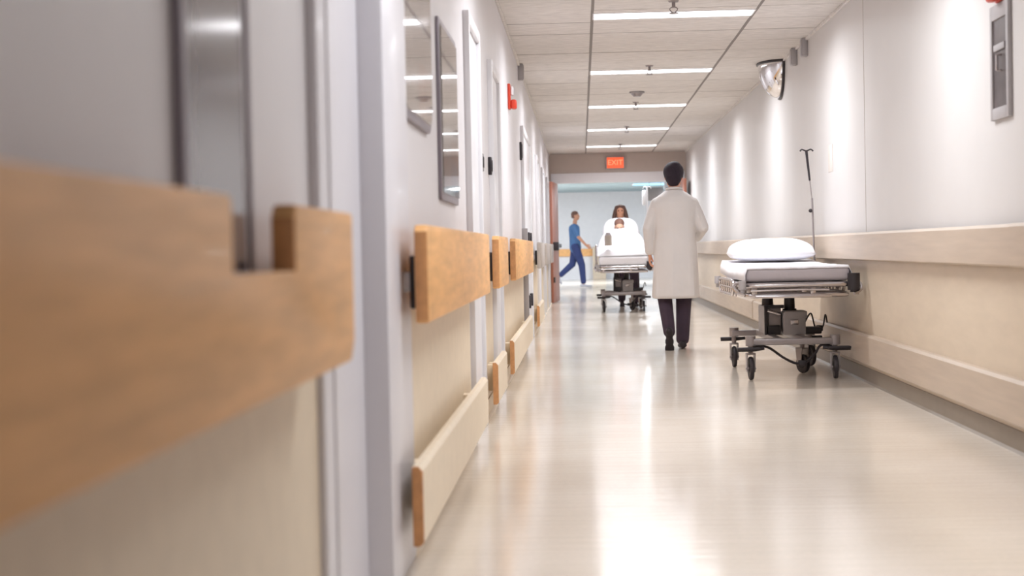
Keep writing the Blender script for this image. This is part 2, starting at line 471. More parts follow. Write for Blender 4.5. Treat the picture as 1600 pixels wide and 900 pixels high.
# ------------------------------------------------------------------ ceiling lights
def ceiling_light(y, label):
    xc = (LX0 + LX1) / 2; L2 = (LX1 - LX0) / 2 - 0.004
    t = thing('ceiling_light', label, 'ceiling light', (xc, y, H), 0, 'recessed strip lights along the corridor')
    power = LAMP_W * (0.75 if y < 5 else 1.0)
    bm = new_bm()
    box(bm, -L2, L2, -0.155, -0.143, -0.004, 0.07, 0.001); box(bm, -L2, L2, 0.143, 0.155, -0.004, 0.07, 0.001)
    box(bm, -L2, -L2 + 0.012, -0.143, 0.143, -0.004, 0.07, 0.001); box(bm, L2 - 0.012, L2, -0.143, 0.143, -0.004, 0.07, 0.001)
    box(bm, -L2, L2, -0.155, 0.155, 0.07, 0.075)
    obj('light_housing', bm, 'door_w', t, smooth=False)
    bm = new_bm()
    box(bm, -L2 + 0.012, L2 - 0.012, -0.143, 0.143, 0.002, 0.01)
    obj('lens', bm, 'lens', t, smooth=False)
    ld = bpy.data.lights.new('lamp', 'AREA'); ld.shape = 'RECTANGLE'; ld.size = 2 * L2 - 0.04; ld.size_y = 0.27
    ld.energy = power; ld.color = (0.935, 0.965, 1.0); ld.spread = math.radians(164)
    lo = bpy.data.objects.new('lamp', ld); COL.objects.link(lo); lo.parent = t; lo.location = (0, 0, -0.008)
    return t
LAB = {4.29: 'recessed strip light closest to the viewer, above the door beside the notched rail',
       8.06: 'recessed strip light just above the picture, above the first white door',
       11.83: 'largest and nearest recessed white strip light seen in the tiled ceiling',
       15.60: 'second recessed white strip light along the tiled ceiling, level with the corner mirror',
       19.37: 'third recessed white strip light, just beyond the smoke detector',
       23.14: 'fourth recessed white strip light, between the third and the one by the exit sign',
       26.91: 'smallest recessed strip light, just before the orange exit sign'}
for y in LIGHT_Y: ceiling_light(y, LAB[y])
tb = ceiling_light(-3.2 + 0.0, 'recessed strip light in the ceiling behind the viewer')
tb.location.y = y_ref - 24 * P

# lobby lights (cool)
def lobby_light(x, y, w_, lab, power):
    t = thing('ceiling_panel_light', lab, 'ceiling light', (x, y, H), 0, 'cool ceiling panels of the lobby')
    bm = new_bm(); box(bm, -0.62, 0.62, -0.62, 0.62, -0.02, 0.0, 0.004); obj('light_frame', bm, 'door_w', t)
    bm = new_bm(); box(bm, -0.58, 0.58, -0.58, 0.58, -0.024, -0.018); obj('diffuser', bm, w_, t)
    ld = bpy.data.lights.new('lamp', 'AREA'); ld.shape = 'SQUARE'; ld.size = 1.1; ld.energy = power; ld.color = (0.94, 0.96, 1.0)
    lo = bpy.data.objects.new('lamp', ld); COL.objects.link(lo); lo.parent = t; lo.location = (0, 0, -0.03)
lobby_light(2.05, 43.0, 'cyan', 'sky-blue glowing ceiling panel beyond the opening, left of the man\'s head', LOBBY_W)
lobby_light(-2.4, 33.5, 'lens', 'cool ceiling panel out of sight to the left of the lobby', LOBBY_W)
lobby_light(-2.6, 43.0, 'lens', 'cool ceiling panel far left by the lobby wall', LOBBY_W * 1.5)
lobby_light(4.2, 33.5, 'lens', 'cool ceiling panel out of sight to the right of the lobby', LOBBY_W)

# ------------------------------------------------------------------ sprinklers, detector
def sprinkler(x, y, label):
    t = thing('sprinkler', label, 'sprinkler', (x, y, H), 0, 'sprinkler heads between the strip lights')
    bm = new_bm(); cyl(bm, (0, 0, 0), (0, 0, -0.012), 0.04, 0.032); obj('ceiling_plate', bm, 'painted_grey', t)
    bm = new_bm(); cyl(bm, (0, 0, -0.008), (0, 0, -0.05), 0.013)
    tube(bm, smooth_path([(-0.013, 0, -0.045), (-0.028, 0, -0.06), (-0.012, 0, -0.082), (0, 0, -0.086)], 4), 0.004, 6)
    tube(bm, smooth_path([(0.013, 0, -0.045), (0.028, 0, -0.06), (0.012, 0, -0.082), (0, 0, -0.086)], 4), 0.004, 6)
    obj('sprinkler_body', bm, 'painted_grey', t)
    bm = new_bm(); cyl(bm, (0, 0, -0.086), (0, 0, -0.092), 0.034); obj('deflector', bm, 'painted_grey', t)
    return t
for x, y, l in ((0.69, 11.17, 'largest pendant sprinkler head, just in front of the nearest strip light'),
                (0.69, 15.10, 'pendant sprinkler head just in front of the second strip light'),
                (0.69, 18.84, 'pendant sprinkler head just in front of the third strip light'),
                (0.69, 22.58, 'pendant sprinkler head just in front of the fourth strip light'),
                (0.69, 26.37, 'farthest pendant sprinkler head, in front of the smallest strip light')):
    sprinkler(x, y, l)
t = thing('smoke_detector', 'round smoke detector on the ceiling between the second and third strip lights', 'smoke detector', (0.66, 17.6, H))
bm = new_bm(); cyl(bm, (0, 0, 0), (0, 0, -0.02), 0.085, n=32); obj('detector_base', bm, 'grey_mid', t)
bm = new_bm(); cyl(bm, (0, 0, -0.02), (0, 0, -0.055), 0.07, 0.04, n=32); obj('detector_cap', bm, 'painted_grey', t)

# exit sign
t = thing('exit_sign', 'glowing orange exit sign on the wall above the far opening', 'sign', (0.655, YE - 0.045, 2.515))
bm = new_bm(); box(bm, -0.18, 0.18, 0, 0.045, -0.12, 0.12, 0.006); obj('sign_housing', bm, 'grey_mid', t)
bm = new_bm(); box(bm, -0.155, 0.155, -0.006, 0.0, -0.1, 0.1, 0.002); obj('sign_face', bm, 'exit', t)
cu = bpy.data.curves.new('exit_text', 'FONT'); cu.body = 'EXIT'; cu.size = 0.135; cu.extrude = 0.002; cu.align_x = 'CENTER'; cu.align_y = 'CENTER'
to = bpy.data.objects.new('tmp', cu); COL.objects.link(to)
dg = bpy.context.evaluated_depsgraph_get(); dg.update()
me = bpy.data.meshes.new_from_object(to.evaluated_get(dg)); bpy.data.objects.remove(to)
me.materials.clear(); me.materials.append(M['exit_txt'])
lt = bpy.data.objects.new('lettering', me); COL.objects.link(lt); lt.parent = t; lt.location = (0, -0.009, 0); lt.rotation_euler = (PI / 2, 0, 0)

# ------------------------------------------------------------------ rails and bumper panels
RF = 0.45   # |x| of the wooden rail's face
ZR0, ZR1 = 0.745, 1.035
def left_rail(y0, y1, label, notch=None, m='maple'):
    t = thing('handrail', label, 'handrail', (-RF, (y0 + y1) / 2, ZR0), 0, 'maple rails on the left wall' if m == 'maple' else None)
    L = (y1 - y0) / 2; h = ZR1 - ZR0
    if notch:
        n0, n1 = notch[0] - (y0 + y1) / 2, notch[1] - (y0 + y1) / 2
        poly = [(-L, 0), (L - 0.045, 0), (L, 0.04), (L, h - 0.008), (L - 0.008, h), (n1 + 0.02, h), (n1, h - 0.02), (n1, notch[2]), (n0, notch[2]), (n0, h - 0.01), (n0 - 0.01, h), (-L, h)]
    else:
        poly = [(-L, 0.008), (-L + 0.008, 0), (L - 0.008, 0), (L, 0.008), (L, h - 0.02), (L - 0.02, h), (-L + 0.02, h), (-L, h - 0.02)]
    bm = new_bm(); prism(bm, poly, 'x', 0, -0.04, 0.007)
    o = obj('rail_board', bm, m, t, ang=0.5)
    o.data.materials.append(M['maple_end'] if m == 'maple' else M[m])
    for p in o.data.polygons:
        if p.normal.y < -0.9: p.material_index = 1
    ys = [-L + 0.12, L - 0.12] if (y1 - y0) < 3.5 else [-L + 0.12, 0, L - 0.12]
    for yb in ys:
        if notch and n0 - 0.1 < yb < n1 + 0.1: continue
        bm = new_bm(); box(bm, -0.04 - 0.025, -0.035, yb - 0.035, yb + 0.035, 0.04, 0.20, 0.006)
        br = obj('rail_bracket', bm, 'dark', t)
        bm = new_bm(); cyl(bm, (-0.06, yb, 0.12), (-0.11, yb, 0.12), 0.03); obj('bracket_stem', bm, 'trim_w', br)
    return t
left_rail(0.25, 3.07, 'large maple rail with a cut-out notch in the foreground, blurred', notch=(2.01, 2.45, 0.185))
left_rail(4.57, 7.66, 'maple rail on the left wall below the glazed notice boards')
left_rail(8.58, 9.64, 'short maple rail between the two white doors on the left wall')
left_rail(10.74, 14.7, 'maple rail on the left wall from the second white door to the steel corner guard')
left_rail(17.3, 19.3, 'grey rail on the left wall beyond the white double door', m='laminate_g')
left_rail(20.6, 22.4, 'grey rail on the left wall between two far doors', m='laminate_g')
left_rail(23.6, 25.5, 'grey rail on the left wall nearest the far opening', m='laminate_g')

def left_panel(y0, y1, label):
    t = thing('bumper_panel', label, 'bumper panel', (-0.47, (y0 + y1) / 2, 0.105), 0, 'low bumper panels on the left wall')
    L = (y1 - y0) / 2
    bm = new_bm(); prism(bm, [(0, 0.01), (0, 0.215), (-0.012, 0.23), (-0.03, 0.23), (-0.03, 0), (-0.01, 0)], 'y', -L + 0.02, L, 0)
    obj('panel_board', bm, 'wains_l', t, ang=0.5)
    bm = new_bm(); prism(bm, [(0.0, 0.01), (0.0, 0.215), (-0.012, 0.23), (-0.03, 0.23), (-0.03, 0), (-0.01, 0)], 'y', -L, -L + 0.0195, 0)
    obj('end_cap', bm, 'maple_end', t, ang=0.5)
    for yy in (-L + 0.45, L - 0.45):
        bm = new_bm(); box(bm, -0.088, -0.028, yy - 0.04, yy + 0.04, 0.04, 0.19, 0.003); obj('spacer', bm, 'wains_l', t)
    return t
left_panel(4.47, 7.64, 'cream bumper panel low on the left wall under the longest maple rail in focus range')
left_panel(8.58, 9.64, 'short cream bumper panel low between the two white doors on the left wall')
left_panel(10.66, 14.8, 'cream bumper panel low on the left wall beyond the second white door')
left_panel(17.2, 19.3, 'cream bumper panel low on the left wall beyond the double door')

def right_rail(y0, y1, label):
    t = thing('handrail', label, 'handrail', (1.88, (y0 + y1) / 2, 0.835), 0, 'beige rails on the right wall')
    L = (y1 - y0) / 2
    bm = new_bm(); prism(bm, [(0, 0.008), (0, 0.175), (0.01, 0.19), (0.03, 0.19), (0.03, 0), (0.01, 0)], 'y', -L + 0.29, L, 0)
    obj('rail_board', bm, 'laminate', t, ang=0.5)
    bm = new_bm(); prism(bm, [(-0.002, 0.006), (-0.002, 0.177), (0.01, 0.192), (0.03, 0.192), (0.03, -0.002), (0.01, -0.002)], 'y', -L, -L + 0.288, 0)
    obj('end_cap', bm, 'laminate', t, ang=0.5)
    yy = -L + 0.5
    while yy < L:
        bm = new_bm(); box(bm, 0.028, 0.071, yy - 0.03, yy + 0.03, 0.05, 0.14, 0.004); obj('rail_bracket', bm, 'dark', t); yy += 2.4
    return t
right_rail(6.66, 17.5, 'long beige laminate rail on the right wall running behind the empty stretcher')
right_rail(17.6, YE - 0.1, 'beige laminate rail on the right wall farther on, behind the man in the white coat')
def right_panel(y0, y1, label):
    t = thing('bumper_panel', label, 'bumper panel', (1.90, (y0 + y1) / 2, 0.13), 0, 'low bumper panels on the right wall')
    L = (y1 - y0) / 2
    bm = new_bm(); prism(bm, [(0, 0.008), (0, 0.19), (0.012, 0.205), (0.044, 0.205), (0.044, 0), (0.008, 0)], 'y', -L, L, 0)
    obj('panel_board', bm, 'laminate', t, ang=0.5)
    return t
right_panel(6.72, 17.5, 'long beige bumper panel low on the right wall beside the empty stretcher')
right_panel(17.6, YE - 0.1, 'beige bumper panel low on the right wall farther down the corridor')

# ------------------------------------------------------------------ things on the left wall
def rrect(y0, y1, z0, z1, r, n=5):
    pts = []
    for cx, cz, a0 in ((y1 - r, z1 - r, 0), (y0 + r, z1 - r, PI / 2), (y0 + r, z0 + r, PI), (y1 - r, z0 + r, 1.5 * PI)):
        for k in range(n + 1):
            a = a0 + (PI / 2) * k / n; pts.append((cx + r * math.cos(a), cz + r * math.sin(a)))
    return pts
t = thing('notice_board', 'large rounded glazed display case on the left wall, nearest the viewer', 'notice board', (WL, 5.34, 1.385))
bm = new_bm(); prism(bm, rrect(-0.52, 0.46, 0.0, 0.95, 0.10), 'x', 0.0, 0.016, 0.003); obj('board_frame', bm, 'board_frame', t)
bm = new_bm(); prism(bm, rrect(-0.49, 0.43, 0.03, 0.92, 0.08), 'x', 0.012, 0.0165); obj('backing_sheet', bm, 'paper', t)
bm = new_bm(); prism(bm, rrect(-0.05, 0.40, 0.04, 0.22, 0.08), 'x', 0.0165, 0.0175); obj('poster', bm, 'pink', t)
def glass_mat():
    m = bpy.data.materials.new('clear_glazing'); m.use_nodes = True
    b = m.node_tree.nodes['Principled BSDF']
    b.inputs['Base Color'].default_value = (0.9, 0.9, 0.92, 1); b.inputs['Roughness'].default_value = 0.03
    b.inputs['Transmission Weight'].default_value = 1.0; b.inputs['IOR'].default_value = 1.5
    n = m.node_tree.nodes.new('ShaderNodeTexNoise'); n.inputs['Scale'].default_value = 3
    bp = m.node_tree.nodes.new('ShaderNodeBump'); bp.inputs['Strength'].default_value = 0.02; bp.inputs['Distance'].default_value = 0.01
    m.node_tree.links.new(n.outputs['Fac'], bp.inputs['Height']); m.node_tree.links.new(bp.outputs[0], b.inputs['Normal'])
    return m
M['glass'] = glass_mat()
bm = new_bm(); prism(bm, rrect(-0.49, 0.43, 0.03, 0.92, 0.08), 'x', 0.019, 0.022); obj('glass_front', bm, 'glass', t)

t = thing('notice_board', 'narrow framed glazed notice on the left wall, second from the viewer', 'notice board', (WL, 6.60, 1.16))
bm = new_bm()
prism(bm, rrect(-0.42, 0.42, 0.0, 0.73, 0.02), 'x', 0.0, 0.014, 0.003); obj('board_frame', bm, 'board_frame', t)
bm = new_bm(); box(bm, 0.011, 0.0145, -0.39, 0.39, 0.03, 0.70); obj('backing_sheet', bm, 'paper', t, smooth=False)
bm = new_bm(); box(bm, 0.0145, 0.0155, 0.02, 0.33, 0.05, 0.17); obj('leaflet', bm, 'bluepr', t, smooth=False)
bm = new_bm(); box(bm, 0.0145, 0.0155, 0.02, 0.33, 0.19, 0.27); obj('leaflet', bm, 'pink', t, smooth=False)
bm = new_bm(); box(bm, 0.017, 0.020, -0.39, 0.39, 0.03, 0.70); obj('glass_front', bm, 'glass', t, smooth=False)

def room_sign(y, z0, z1, label, w_=0.10):
    bm = new_bm(); box(bm, WL, WL + 0.022, y - 0.01, y + w_, z0, z1, 0.005)
    box(bm, WL + 0.020, WL + 0.027, y + 0.01, y + w_ - 0.02, z0 + 0.02, z1 - 0.02, 0.002)
    tag(obj('wall_unit', bm, 'dark'), label, 'wall unit', 'small dark wall units on the left wall')
room_sign(8.70, 1.40, 1.50, 'small dark box on the left wall just past the first white door')
room_sign(9.585, 1.42, 1.53, 'dark box on the left wall just before the second white door', 0.05)
room_sign(14.7, 1.80, 1.97, 'dark box high on the left wall before the double door', 0.06)
room_sign(17.15, 1.90, 2.05, 'dark box high on the left wall just past the double door')
def alarm(x, y, z, s, label):
    t = thing('fire_alarm', label, 'fire alarm', (x, y, z))
    bm = new_bm(); box(bm, 0, s * 0.022, -0.06, 0.06, 0.0, 0.2, 0.006); obj('alarm_body', bm, 'red', t)
    bm = new_bm(); box(bm, s * 0.022, s * 0.07, -0.045, 0.045, 0.0, 0.075, 0.014); obj('horn', bm, 'red', t)
    bm = new_bm(); box(bm, s * 0.022, s * 0.045, -0.03, 0.03, 0.11, 0.18, 0.008); obj('strobe_lens', bm, 'bag', t)
alarm(WL, 12.5, 2.08, 1, 'red fire alarm on the left wall above the maple rails')
alarm(WR, 7.27, 2.045, -1, 'red fire alarm on the right wall just above the glass-fronted cabinet')
def ceil_box(x, y, s, label):
    t = thing('junction_box', label, 'box', (x, y, H - 0.155), 0, 'small grey boxes under the ceiling')
    bm = new_bm(); box(bm, 0, s * 0.05, -0.05, 0.05, 0, 0.15, 0.004); obj('box_body', bm, 'grey_mid', t)
    bm = new_bm(); box(bm, s * 0.05, s * 0.056, -0.04, 0.04, 0.01, 0.14, 0.002); obj('box_cover', bm, 'grey_mid', t)
ceil_box(WL, 14.7, 1, 'small grey box under the ceiling on the left wall')
ceil_box(WR, 14.05, -1, 'small grey box under the ceiling on the right wall, the one nearer the corner mirror')
ceil_box(WR, 13.4, -1, 'small grey box under the right-hand ceiling edge, farther from the corner mirror')

# ------------------------------------------------------------------ things on the right wall
t = thing('wall_cabinet', 'narrow steel-framed cabinet with a dark glass front, high on the right wall', 'cabinet', (WR, 7.28, 1.51))
bm = new_bm()
for y0, y1, z0, z1 in ((-0.155, -0.12, 0, 0.53), (0.12, 0.155, 0, 0.53), (-0.12, 0.12, 0, 0.055), (-0.12, 0.12, 0.46, 0.53)):
    box(bm, -0.02, 0, y0, y1, z0, z1, 0.004)
obj('cabinet_frame', bm, 'grey_mid', t)
bm = new_bm(); box(bm, -0.012, -0.004, -0.12, 0.12, 0.055, 0.46); obj('dark_glass', bm, 'dark_pane', t, smooth=False)
bm = new_bm(); tube(bm, [(-0.010, -0.02, 0.22), (-0.034, -0.02, 0.22), (-0.034, -0.02, 0.29), (-0.010, -0.02, 0.29)], 0.007)
obj('cabinet_handle', bm, 'chrome', t)
bm = new_bm(); box(bm, -0.02, -0.012, -0.09, 0.09, 0.315, 0.345, 0.002); obj('glazing_bar', bm, 'grey_mid', t)

# corner mirror: quarter dome with dark edging
t = thing('corner_mirror', 'quarter-dome convex mirror with black edging where right wall meets ceiling', 'mirror', (WR, 15.16, H))
Rm = 0.33
bm = new_bm(); n1, n2 = 24, 24; grid = []
for i in range(n1 + 1):
    a = (PI / 2) * i / n1     # from wall-down to ceiling-out
    row = []
    for j in range(n2 + 1):
        b = PI * j / n2       # along the corridor
        row.append(bm.verts.new((-0.012 - Rm * 0.62 * math.sin(b) * math.sin(a) - 0.0, -Rm * math.cos(b), -0.012 - Rm * math.sin(b) * math.cos(a))))
    grid.append(row)
for i in range(n1):
    for j in range(n2):
        try: bm.faces.new((grid[i][j], grid[i][j + 1], grid[i + 1][j + 1], grid[i + 1][j]))
        except Exception: pass
bmesh.ops.remove_doubles(bm, verts=bm.verts[:], dist=1e-4)
obj('mirror_dome', bm, 'mirror', t, ang=3)
bm = new_bm(); 
tube(bm, [(-0.012, -Rm * math.cos(PI * j / 24), -0.012 - Rm * math.sin(PI * j / 24)) for j in range(25)], 0.014, 8)
obj('mirror_rim', bm, 'dark', t)
bm = new_bm()
tube(bm, [(-0.012 - Rm * 0.62 * math.sin(PI * j / 24), -Rm * math.cos(PI * j / 24), -0.012) for j in range(25)], 0.014, 8)
obj('mirror_rim', bm, 'dark', t)

bm = new_bm(); box(bm, WR - 0.004, WR, 12.15, 12.35, 1.51, 1.72, 0.001)
tag(obj('wall_notice', bm, 'paper'), 'faint pale grey notice on the right wall beside the thin pole', 'notice')
bm = new_bm(); box(bm, WR - 0.0015, WR, 10.775, 10.785, 1.03, H - 0.03)
struct('trim_21', bm, 'laminate_g')

# hanging sign in the lobby
t = thing('hanging_sign', 'dark grey hanging sign in the lobby left of the man\'s shoulder', 'sign', (1.82, 38.0, H))
bm = new_bm(); box(bm, -0.18, 0.18, -0.02, 0.02, -0.62, -0.30, 0.005); obj('sign_panel', bm, 'painted_grey', t)
for sx in (-0.14, 0.14):
    bm = new_bm(); cyl(bm, (sx, 0, -0.31), (sx, 0, 0), 0.006); obj('hanger_rod', bm, 'chrome', t)

# ------------------------------------------------------------------ stretchers
def caster(bm_f, bm_w, x, y, ang, wr=0.075):
    """fork into bm_f, wheel into bm_w; base height 0"""
    q = Matrix.Translation((x, y, 0)) @ Matrix.Rotation(ang, 4, 'Z')
    a = bmesh.new()
    for s in (-1, 1):
        prism(a, [(-0.012, 0.055), (0.03, 0.06), (0.045, 0.15), (0.05, 0.185), (-0.03, 0.185), (-0.02, 0.12)], 'x', s * 0.024, s * 0.031)
    box(a, -0.031, 0.031, -0.03, 0.05, 0.178, 0.19, 0.002)
    cyl(a, (0, 0.01, 0.185), (0, 0.01, 0.25), 0.018)
    cyl(a, (-0.036, 0, wr), (0.036, 0, wr), 0.010)
    me = bpy.data.meshes.new('t'); a.to_mesh(me); a.free(); me.transform(q); bm_f.from_mesh(me); bpy.data.meshes.remove(me)
    a = bmesh.new()
    pts = []
    n = 28
    prof = [(-0.015, wr - 0.014), (-0.013, wr - 0.003), (-0.006, wr), (0.006, wr), (0.013, wr - 0.003), (0.015, wr - 0.014), (0.008, wr * 0.45), (0.016, wr * 0.3), (0.016, 0.004), (-0.016, 0.004), (-0.016, wr * 0.3), (-0.008, wr * 0.45)]
    rings = [[Vector((px, pr * math.cos(2 * PI * k / n), wr + pr * math.sin(2 * PI * k / n))) for px, pr in prof] for k in range(n)]
    R = [[a.verts.new(p) for p in r] for r in rings]
    for k in range(n):
        for j in range(len(prof)):
            a.faces.new((R[k][j], R[k][(j + 1) % len(prof)], R[(k + 1) % n][(j + 1) % len(prof)], R[(k + 1) % n][j]))
    me = bpy.data.meshes.new('t'); a.to_mesh(me); a.free(); me.transform(q); bm_w.from_mesh(me); bpy.data.meshes.remove(me)

def soft_slab(bm, x0, x1, y0, y1, z0, z1, r=0.03, amp=0.003, seed=0, lift=None):
    """box with rounded edges and a slightly uneven surface"""
    nx, ny, nz = 14, 30, 4
    b2 = bmesh.new()
    box(b2, x0, x1, y0, y1, z0, z1, r, 4)
    bmesh.ops.subdivide_edges(b2, edges=[e for e in b2.edges if e.calc_length() > 0.15], cuts=14, use_grid_fill=True)
    for v in b2.verts:
        nn = noise.noise(Vector((v.co.x * 7 + seed, v.co.y * 5, v.co.z * 7)))
        v.co.z += amp * nn; v.co.x += amp * noise.noise(Vector((v.co.y * 6, v.co.z * 9, seed)))
        if lift: v.co.z += lift(v.co.y)
    me = bpy.data.meshes.new('t'); b2.to_mesh(me); b2.free(); bm.from_mesh(me); bpy.data.meshes.remove(me)

def stretcher(x, y, label, rails_up=False, flip=1):
    """local frame: x across (0 centre), y along, y=-0.95 foot end nearest the viewer"""
    t = thing('stretcher', label, 'stretcher', (x, y, 0), 0)
    WB, LB = 0.297, 0.60
    # casters
    for sx in (-1, 1):
        for sy in (-1, 1):
            bf, bw = new_bm(), new_bm()
            caster(bf, bw, sx * WB, sy * LB, {(-1, -1): 0.05, (1, -1): -0.04, (-1, 1): 0.03, (1, 1): 0.3}[(sx, sy)], 0.082)
            c = obj('caster', bf, 'painted_grey', t); obj('wheel', bw, 'rubber', c)
    # pedals: black brake bars across the outer corners
    for sx in (-1, 1):
        for sy in (-1, 1):
            bm = new_bm()
            tube(bm, [(sx * (WB - 0.09), sy * (LB + 0.03), 0.225), (sx * (WB - 0.02), sy * (LB + 0.05), 0.215), (sx * (WB + 0.10), sy * (LB + 0.05), 0.215)], 0.013, 10)
            box(bm, sx * (WB - 0.06), sx * (WB + 0.10), sy * (LB + 0.03), sy * (LB + 0.09), 0.215, 0.233, 0.006)
            obj('brake_pedal', bm, 'rubber', t)
    # base frame: H of box sections with corner covers
    bm = new_bm()
    box(bm, -WB - 0.02, WB + 0.02, -LB - 0.03, -LB + 0.04, 0.245, 0.29, 0.008)
    box(bm, -WB - 0.02, WB + 0.02, LB - 0.04, LB + 0.03, 0.245, 0.29, 0.008)
    box(bm, -0.13, -0.07, -LB, LB, 0.25, 0.295, 0.006); box(bm, 0.07, 0.13, -LB, LB, 0.25, 0.295, 0.006)
    for sx in (-1, 1):
        for sy in (-1, 1): cyl(bm, (sx * WB, sy * LB, 0.24), (sx * WB, sy * LB, 0.31), 0.036)
    obj('base_frame', bm, 'painted_grey', t)
    # brake linkage sagging under the base
    bm = new_bm()
    tube(bm, smooth_path([(-WB + 0.02, -LB + 0.05, 0.235), (-0.17, -LB + 0.05, 0.225), (-0.06, -LB + 0.08, 0.15), (0.03, -LB + 0.1, 0.105), (0.1, -LB + 0.1, 0.11), (0.16, -LB + 0.05, 0.17), (0.2, -LB + 0.02, 0.235), (WB - 0.02, -LB + 0.02, 0.23)], 6), 0.009, 8)
    box(bm, 0.05, 0.10, -LB + 0.06, -LB + 0.13, 0.085, 0.125, 0.008)
    obj('brake_linkage', bm, 'rubber', t)
    bm = new_bm()
    tube(bm, smooth_path([(0.15, -0.1, 0.36), (0.21, -0.05, 0.44), (0.25, 0.0, 0.33), (0.31, 0.05, 0.33), (0.34, 0.1, 0.42), (0.36, 0.15, 0.36)], 6), 0.006, 8)
    box(bm, 0.26, 0.31, 0.02, 0.07, 0.30, 0.345, 0.008)
    obj('power_cable', bm, 'dark', t)
    # fifth wheel under the middle
    bf, bw = new_bm(), new_bm(); caster(bf, bw, 0.14, -0.1, 0.5, 0.07)
    c = obj('steering_caster', bf, 'painted_grey', t); obj('wheel', bw, 'rubber', c)
    # hydraulic box and columns
    bm = new_bm()
    box(bm, -0.14, -0.02, -0.14, 0.28, 0.29, 0.50, 0.012); obj('pump_housing', bm, 'painted_grey', t)
    bm = new_bm(); box(bm, -0.145, -0.115, -0.16, -0.14, 0.29, 0.50, 0.004); box(bm, -0.13, -0.03, -0.16, -0.14, 0.29, 0.36, 0.004); box(bm, -0.145, -0.0, -0.155, -0.12, 0.485, 0.51, 0.004)
    obj('housing_edge', bm, 'dark', t)
    bm = new_bm(); box(bm, -0.01, 0.15, -0.22, 0.10, 0.29, 0.455, 0.012)
    box(bm, 0.00, 0.16, -0.225, 0.0, 0.415, 0.465, 0.008); obj('motor_housing', bm, 'grey_mid', t)
    bm = new_bm(); box(bm, 0.035, 0.095, -0.232, -0.218, 0.365, 0.405, 0.006); obj('motor_cap', bm, 'chrome', t)
    bm = new_bm(); box(bm, 0.151, 0.28, -0.12, -0.02, 0.29, 0.34, 0.01); obj('control_box', bm, 'dark', t)
    bm = new_bm(); cyl(bm, (0.06, 0.0, 0.42), (0.06, 0.0, 0.60), 0.042, 0.038); cyl(bm, (0.06, 0, 0.455), (0.06, 0, 0.475), 0.052); obj('lift_column', bm, 'dark', t)
    bm = new_bm(); cyl(bm, (-0.09, 0.10, 0.48), (-0.09, 0.10, 0.60), 0.045, 0.038); obj('lift_column', bm, 'dark', t)
    bm = new_bm(); cyl(bm, (-0.12, -0.17, 0.47), (-0.03, -0.19, 0.44), 0.012); obj('release_lever', bm, 'chrome', t)
    # deck frame: tubes
    bm = new_bm()
    def rloop(hw, hl, z, r):
        c = 0.09
        pts = []
        for cx, cy, a0 in ((hw - c, hl - c, 0), (-hw + c, hl - c, PI / 2), (-hw + c, -hl + c, PI), (hw - c, -hl + c, 1.5 * PI)):
            for k in range(6):
                a = a0 + (PI / 2) * k / 5; pts.append((cx + c * math.cos(a), cy + c * math.sin(a), z))
        tube(bm, pts, r, 10, closed=True)
    rloop(0.37, 0.97, 0.675, 0.017); rloop(0.34, 0.93, 0.605, 0.019)
    for yy in (-0.93, -0.5, 0.0, 0.5, 0.93):
        for sx in (-0.3, 0.1): box(bm, sx - 0.018, sx + 0.018, yy - 0.018, yy + 0.018, 0.60, 0.68, 0.004)
        box(bm, -0.34, 0.34, yy - 0.02, yy + 0.02, 0.595, 0.615, 0.004)
    box(bm, -0.3, 0.3, -0.3, 0.3, 0.585, 0.605, 0.004)
    obj('deck_frame', bm, 'chrome', t)
    bm = new_bm(); box(bm, -0.35, 0.35, -0.93, 0.93, 0.678, 0.694, 0.006); obj('deck', bm, 'painted_grey', t)
    bm = new_bm()
    box(bm, -0.30, 0.22, -0.99, -0.965, 0.588, 0.606, 0.004); tube(bm, [(-0.33, -0.985, 0.64), (0.0, -0.99, 0.645), (0.2, -0.985, 0.64)], 0.008)
    obj('foot_extension_bar', bm, 'chrome', t)
    # folded (or raised) side rails
    for sx in (-1, 1):
        bm = new_bm(); X = sx * 0.395
        zt = 1.0 if rails_up else 0.70; zb = 0.72 if rails_up else 0.60
        tube(bm, smooth_path([(X, -0.35, zb), (X, -0.42, zb + 0.03), (X, -0.42, zt - 0.03), (X, -0.35, zt), (X, 0.55, zt), (X, 0.62, zt - 0.03), (X, 0.62, zb + 0.03), (X, 0.55, zb)], 4), 0.012, 10)
        tube(bm, [(X, -0.35, zb), (X, 0.55, zb)], 0.012, 10)
        tube(bm, [(X, -0.41, (zb + zt) / 2), (X, 0.61, (zb + zt) / 2)], 0.009, 10)
        for k in range(6):
            yy = -0.28 + k * 0.15; tube(bm, [(X, yy, zt), (X, yy + 0.04, zb)], 0.008, 8)
        for yy in (-0.3, 0.5): tube(bm, [(X, yy, zb), (X - sx * 0.04, yy, 0.66)], 0.011, 8)
        obj('side_rail', bm, 'chrome', t)
    # push handles / release levers drooping at the foot corners
    for sx in (-1, 1):
        bm = new_bm()
        tube(bm, smooth_path([(sx * 0.36, -0.8, 0.69), (sx * 0.43, -0.84, 0.68), (sx * 0.425, -0.95, 0.64), (sx * 0.37, -0.99, 0.61)], 5), 0.012, 8)
        tube(bm, [(sx * 0.42, -0.86, 0.68), (sx * 0.42, -0.86, 0.60)], 0.005, 6)
        obj('corner_handle', bm, 'chrome', t)
    for sx in (-1, 1):
        for sy in (-1, 1):
            big = sx > 0 and sy < 0
            bm = new_bm(); bx, rb = (0.372, 0.042) if big else (0.385, 0.026)
            cyl(bm, (sx * bx, sy * 0.965, 0.635 if big else 0.65), (sx * bx, sy * 0.965, 0.75 if big else 0.71), rb, n=24); cyl(bm, (sx * bx, sy * 0.965, 0.62), (sx * bx, sy * 0.965, 0.66), rb * 0.6, n=24); obj('corner_bumper', bm, 'rubber' if big else 'grey_mid', t)
    return t

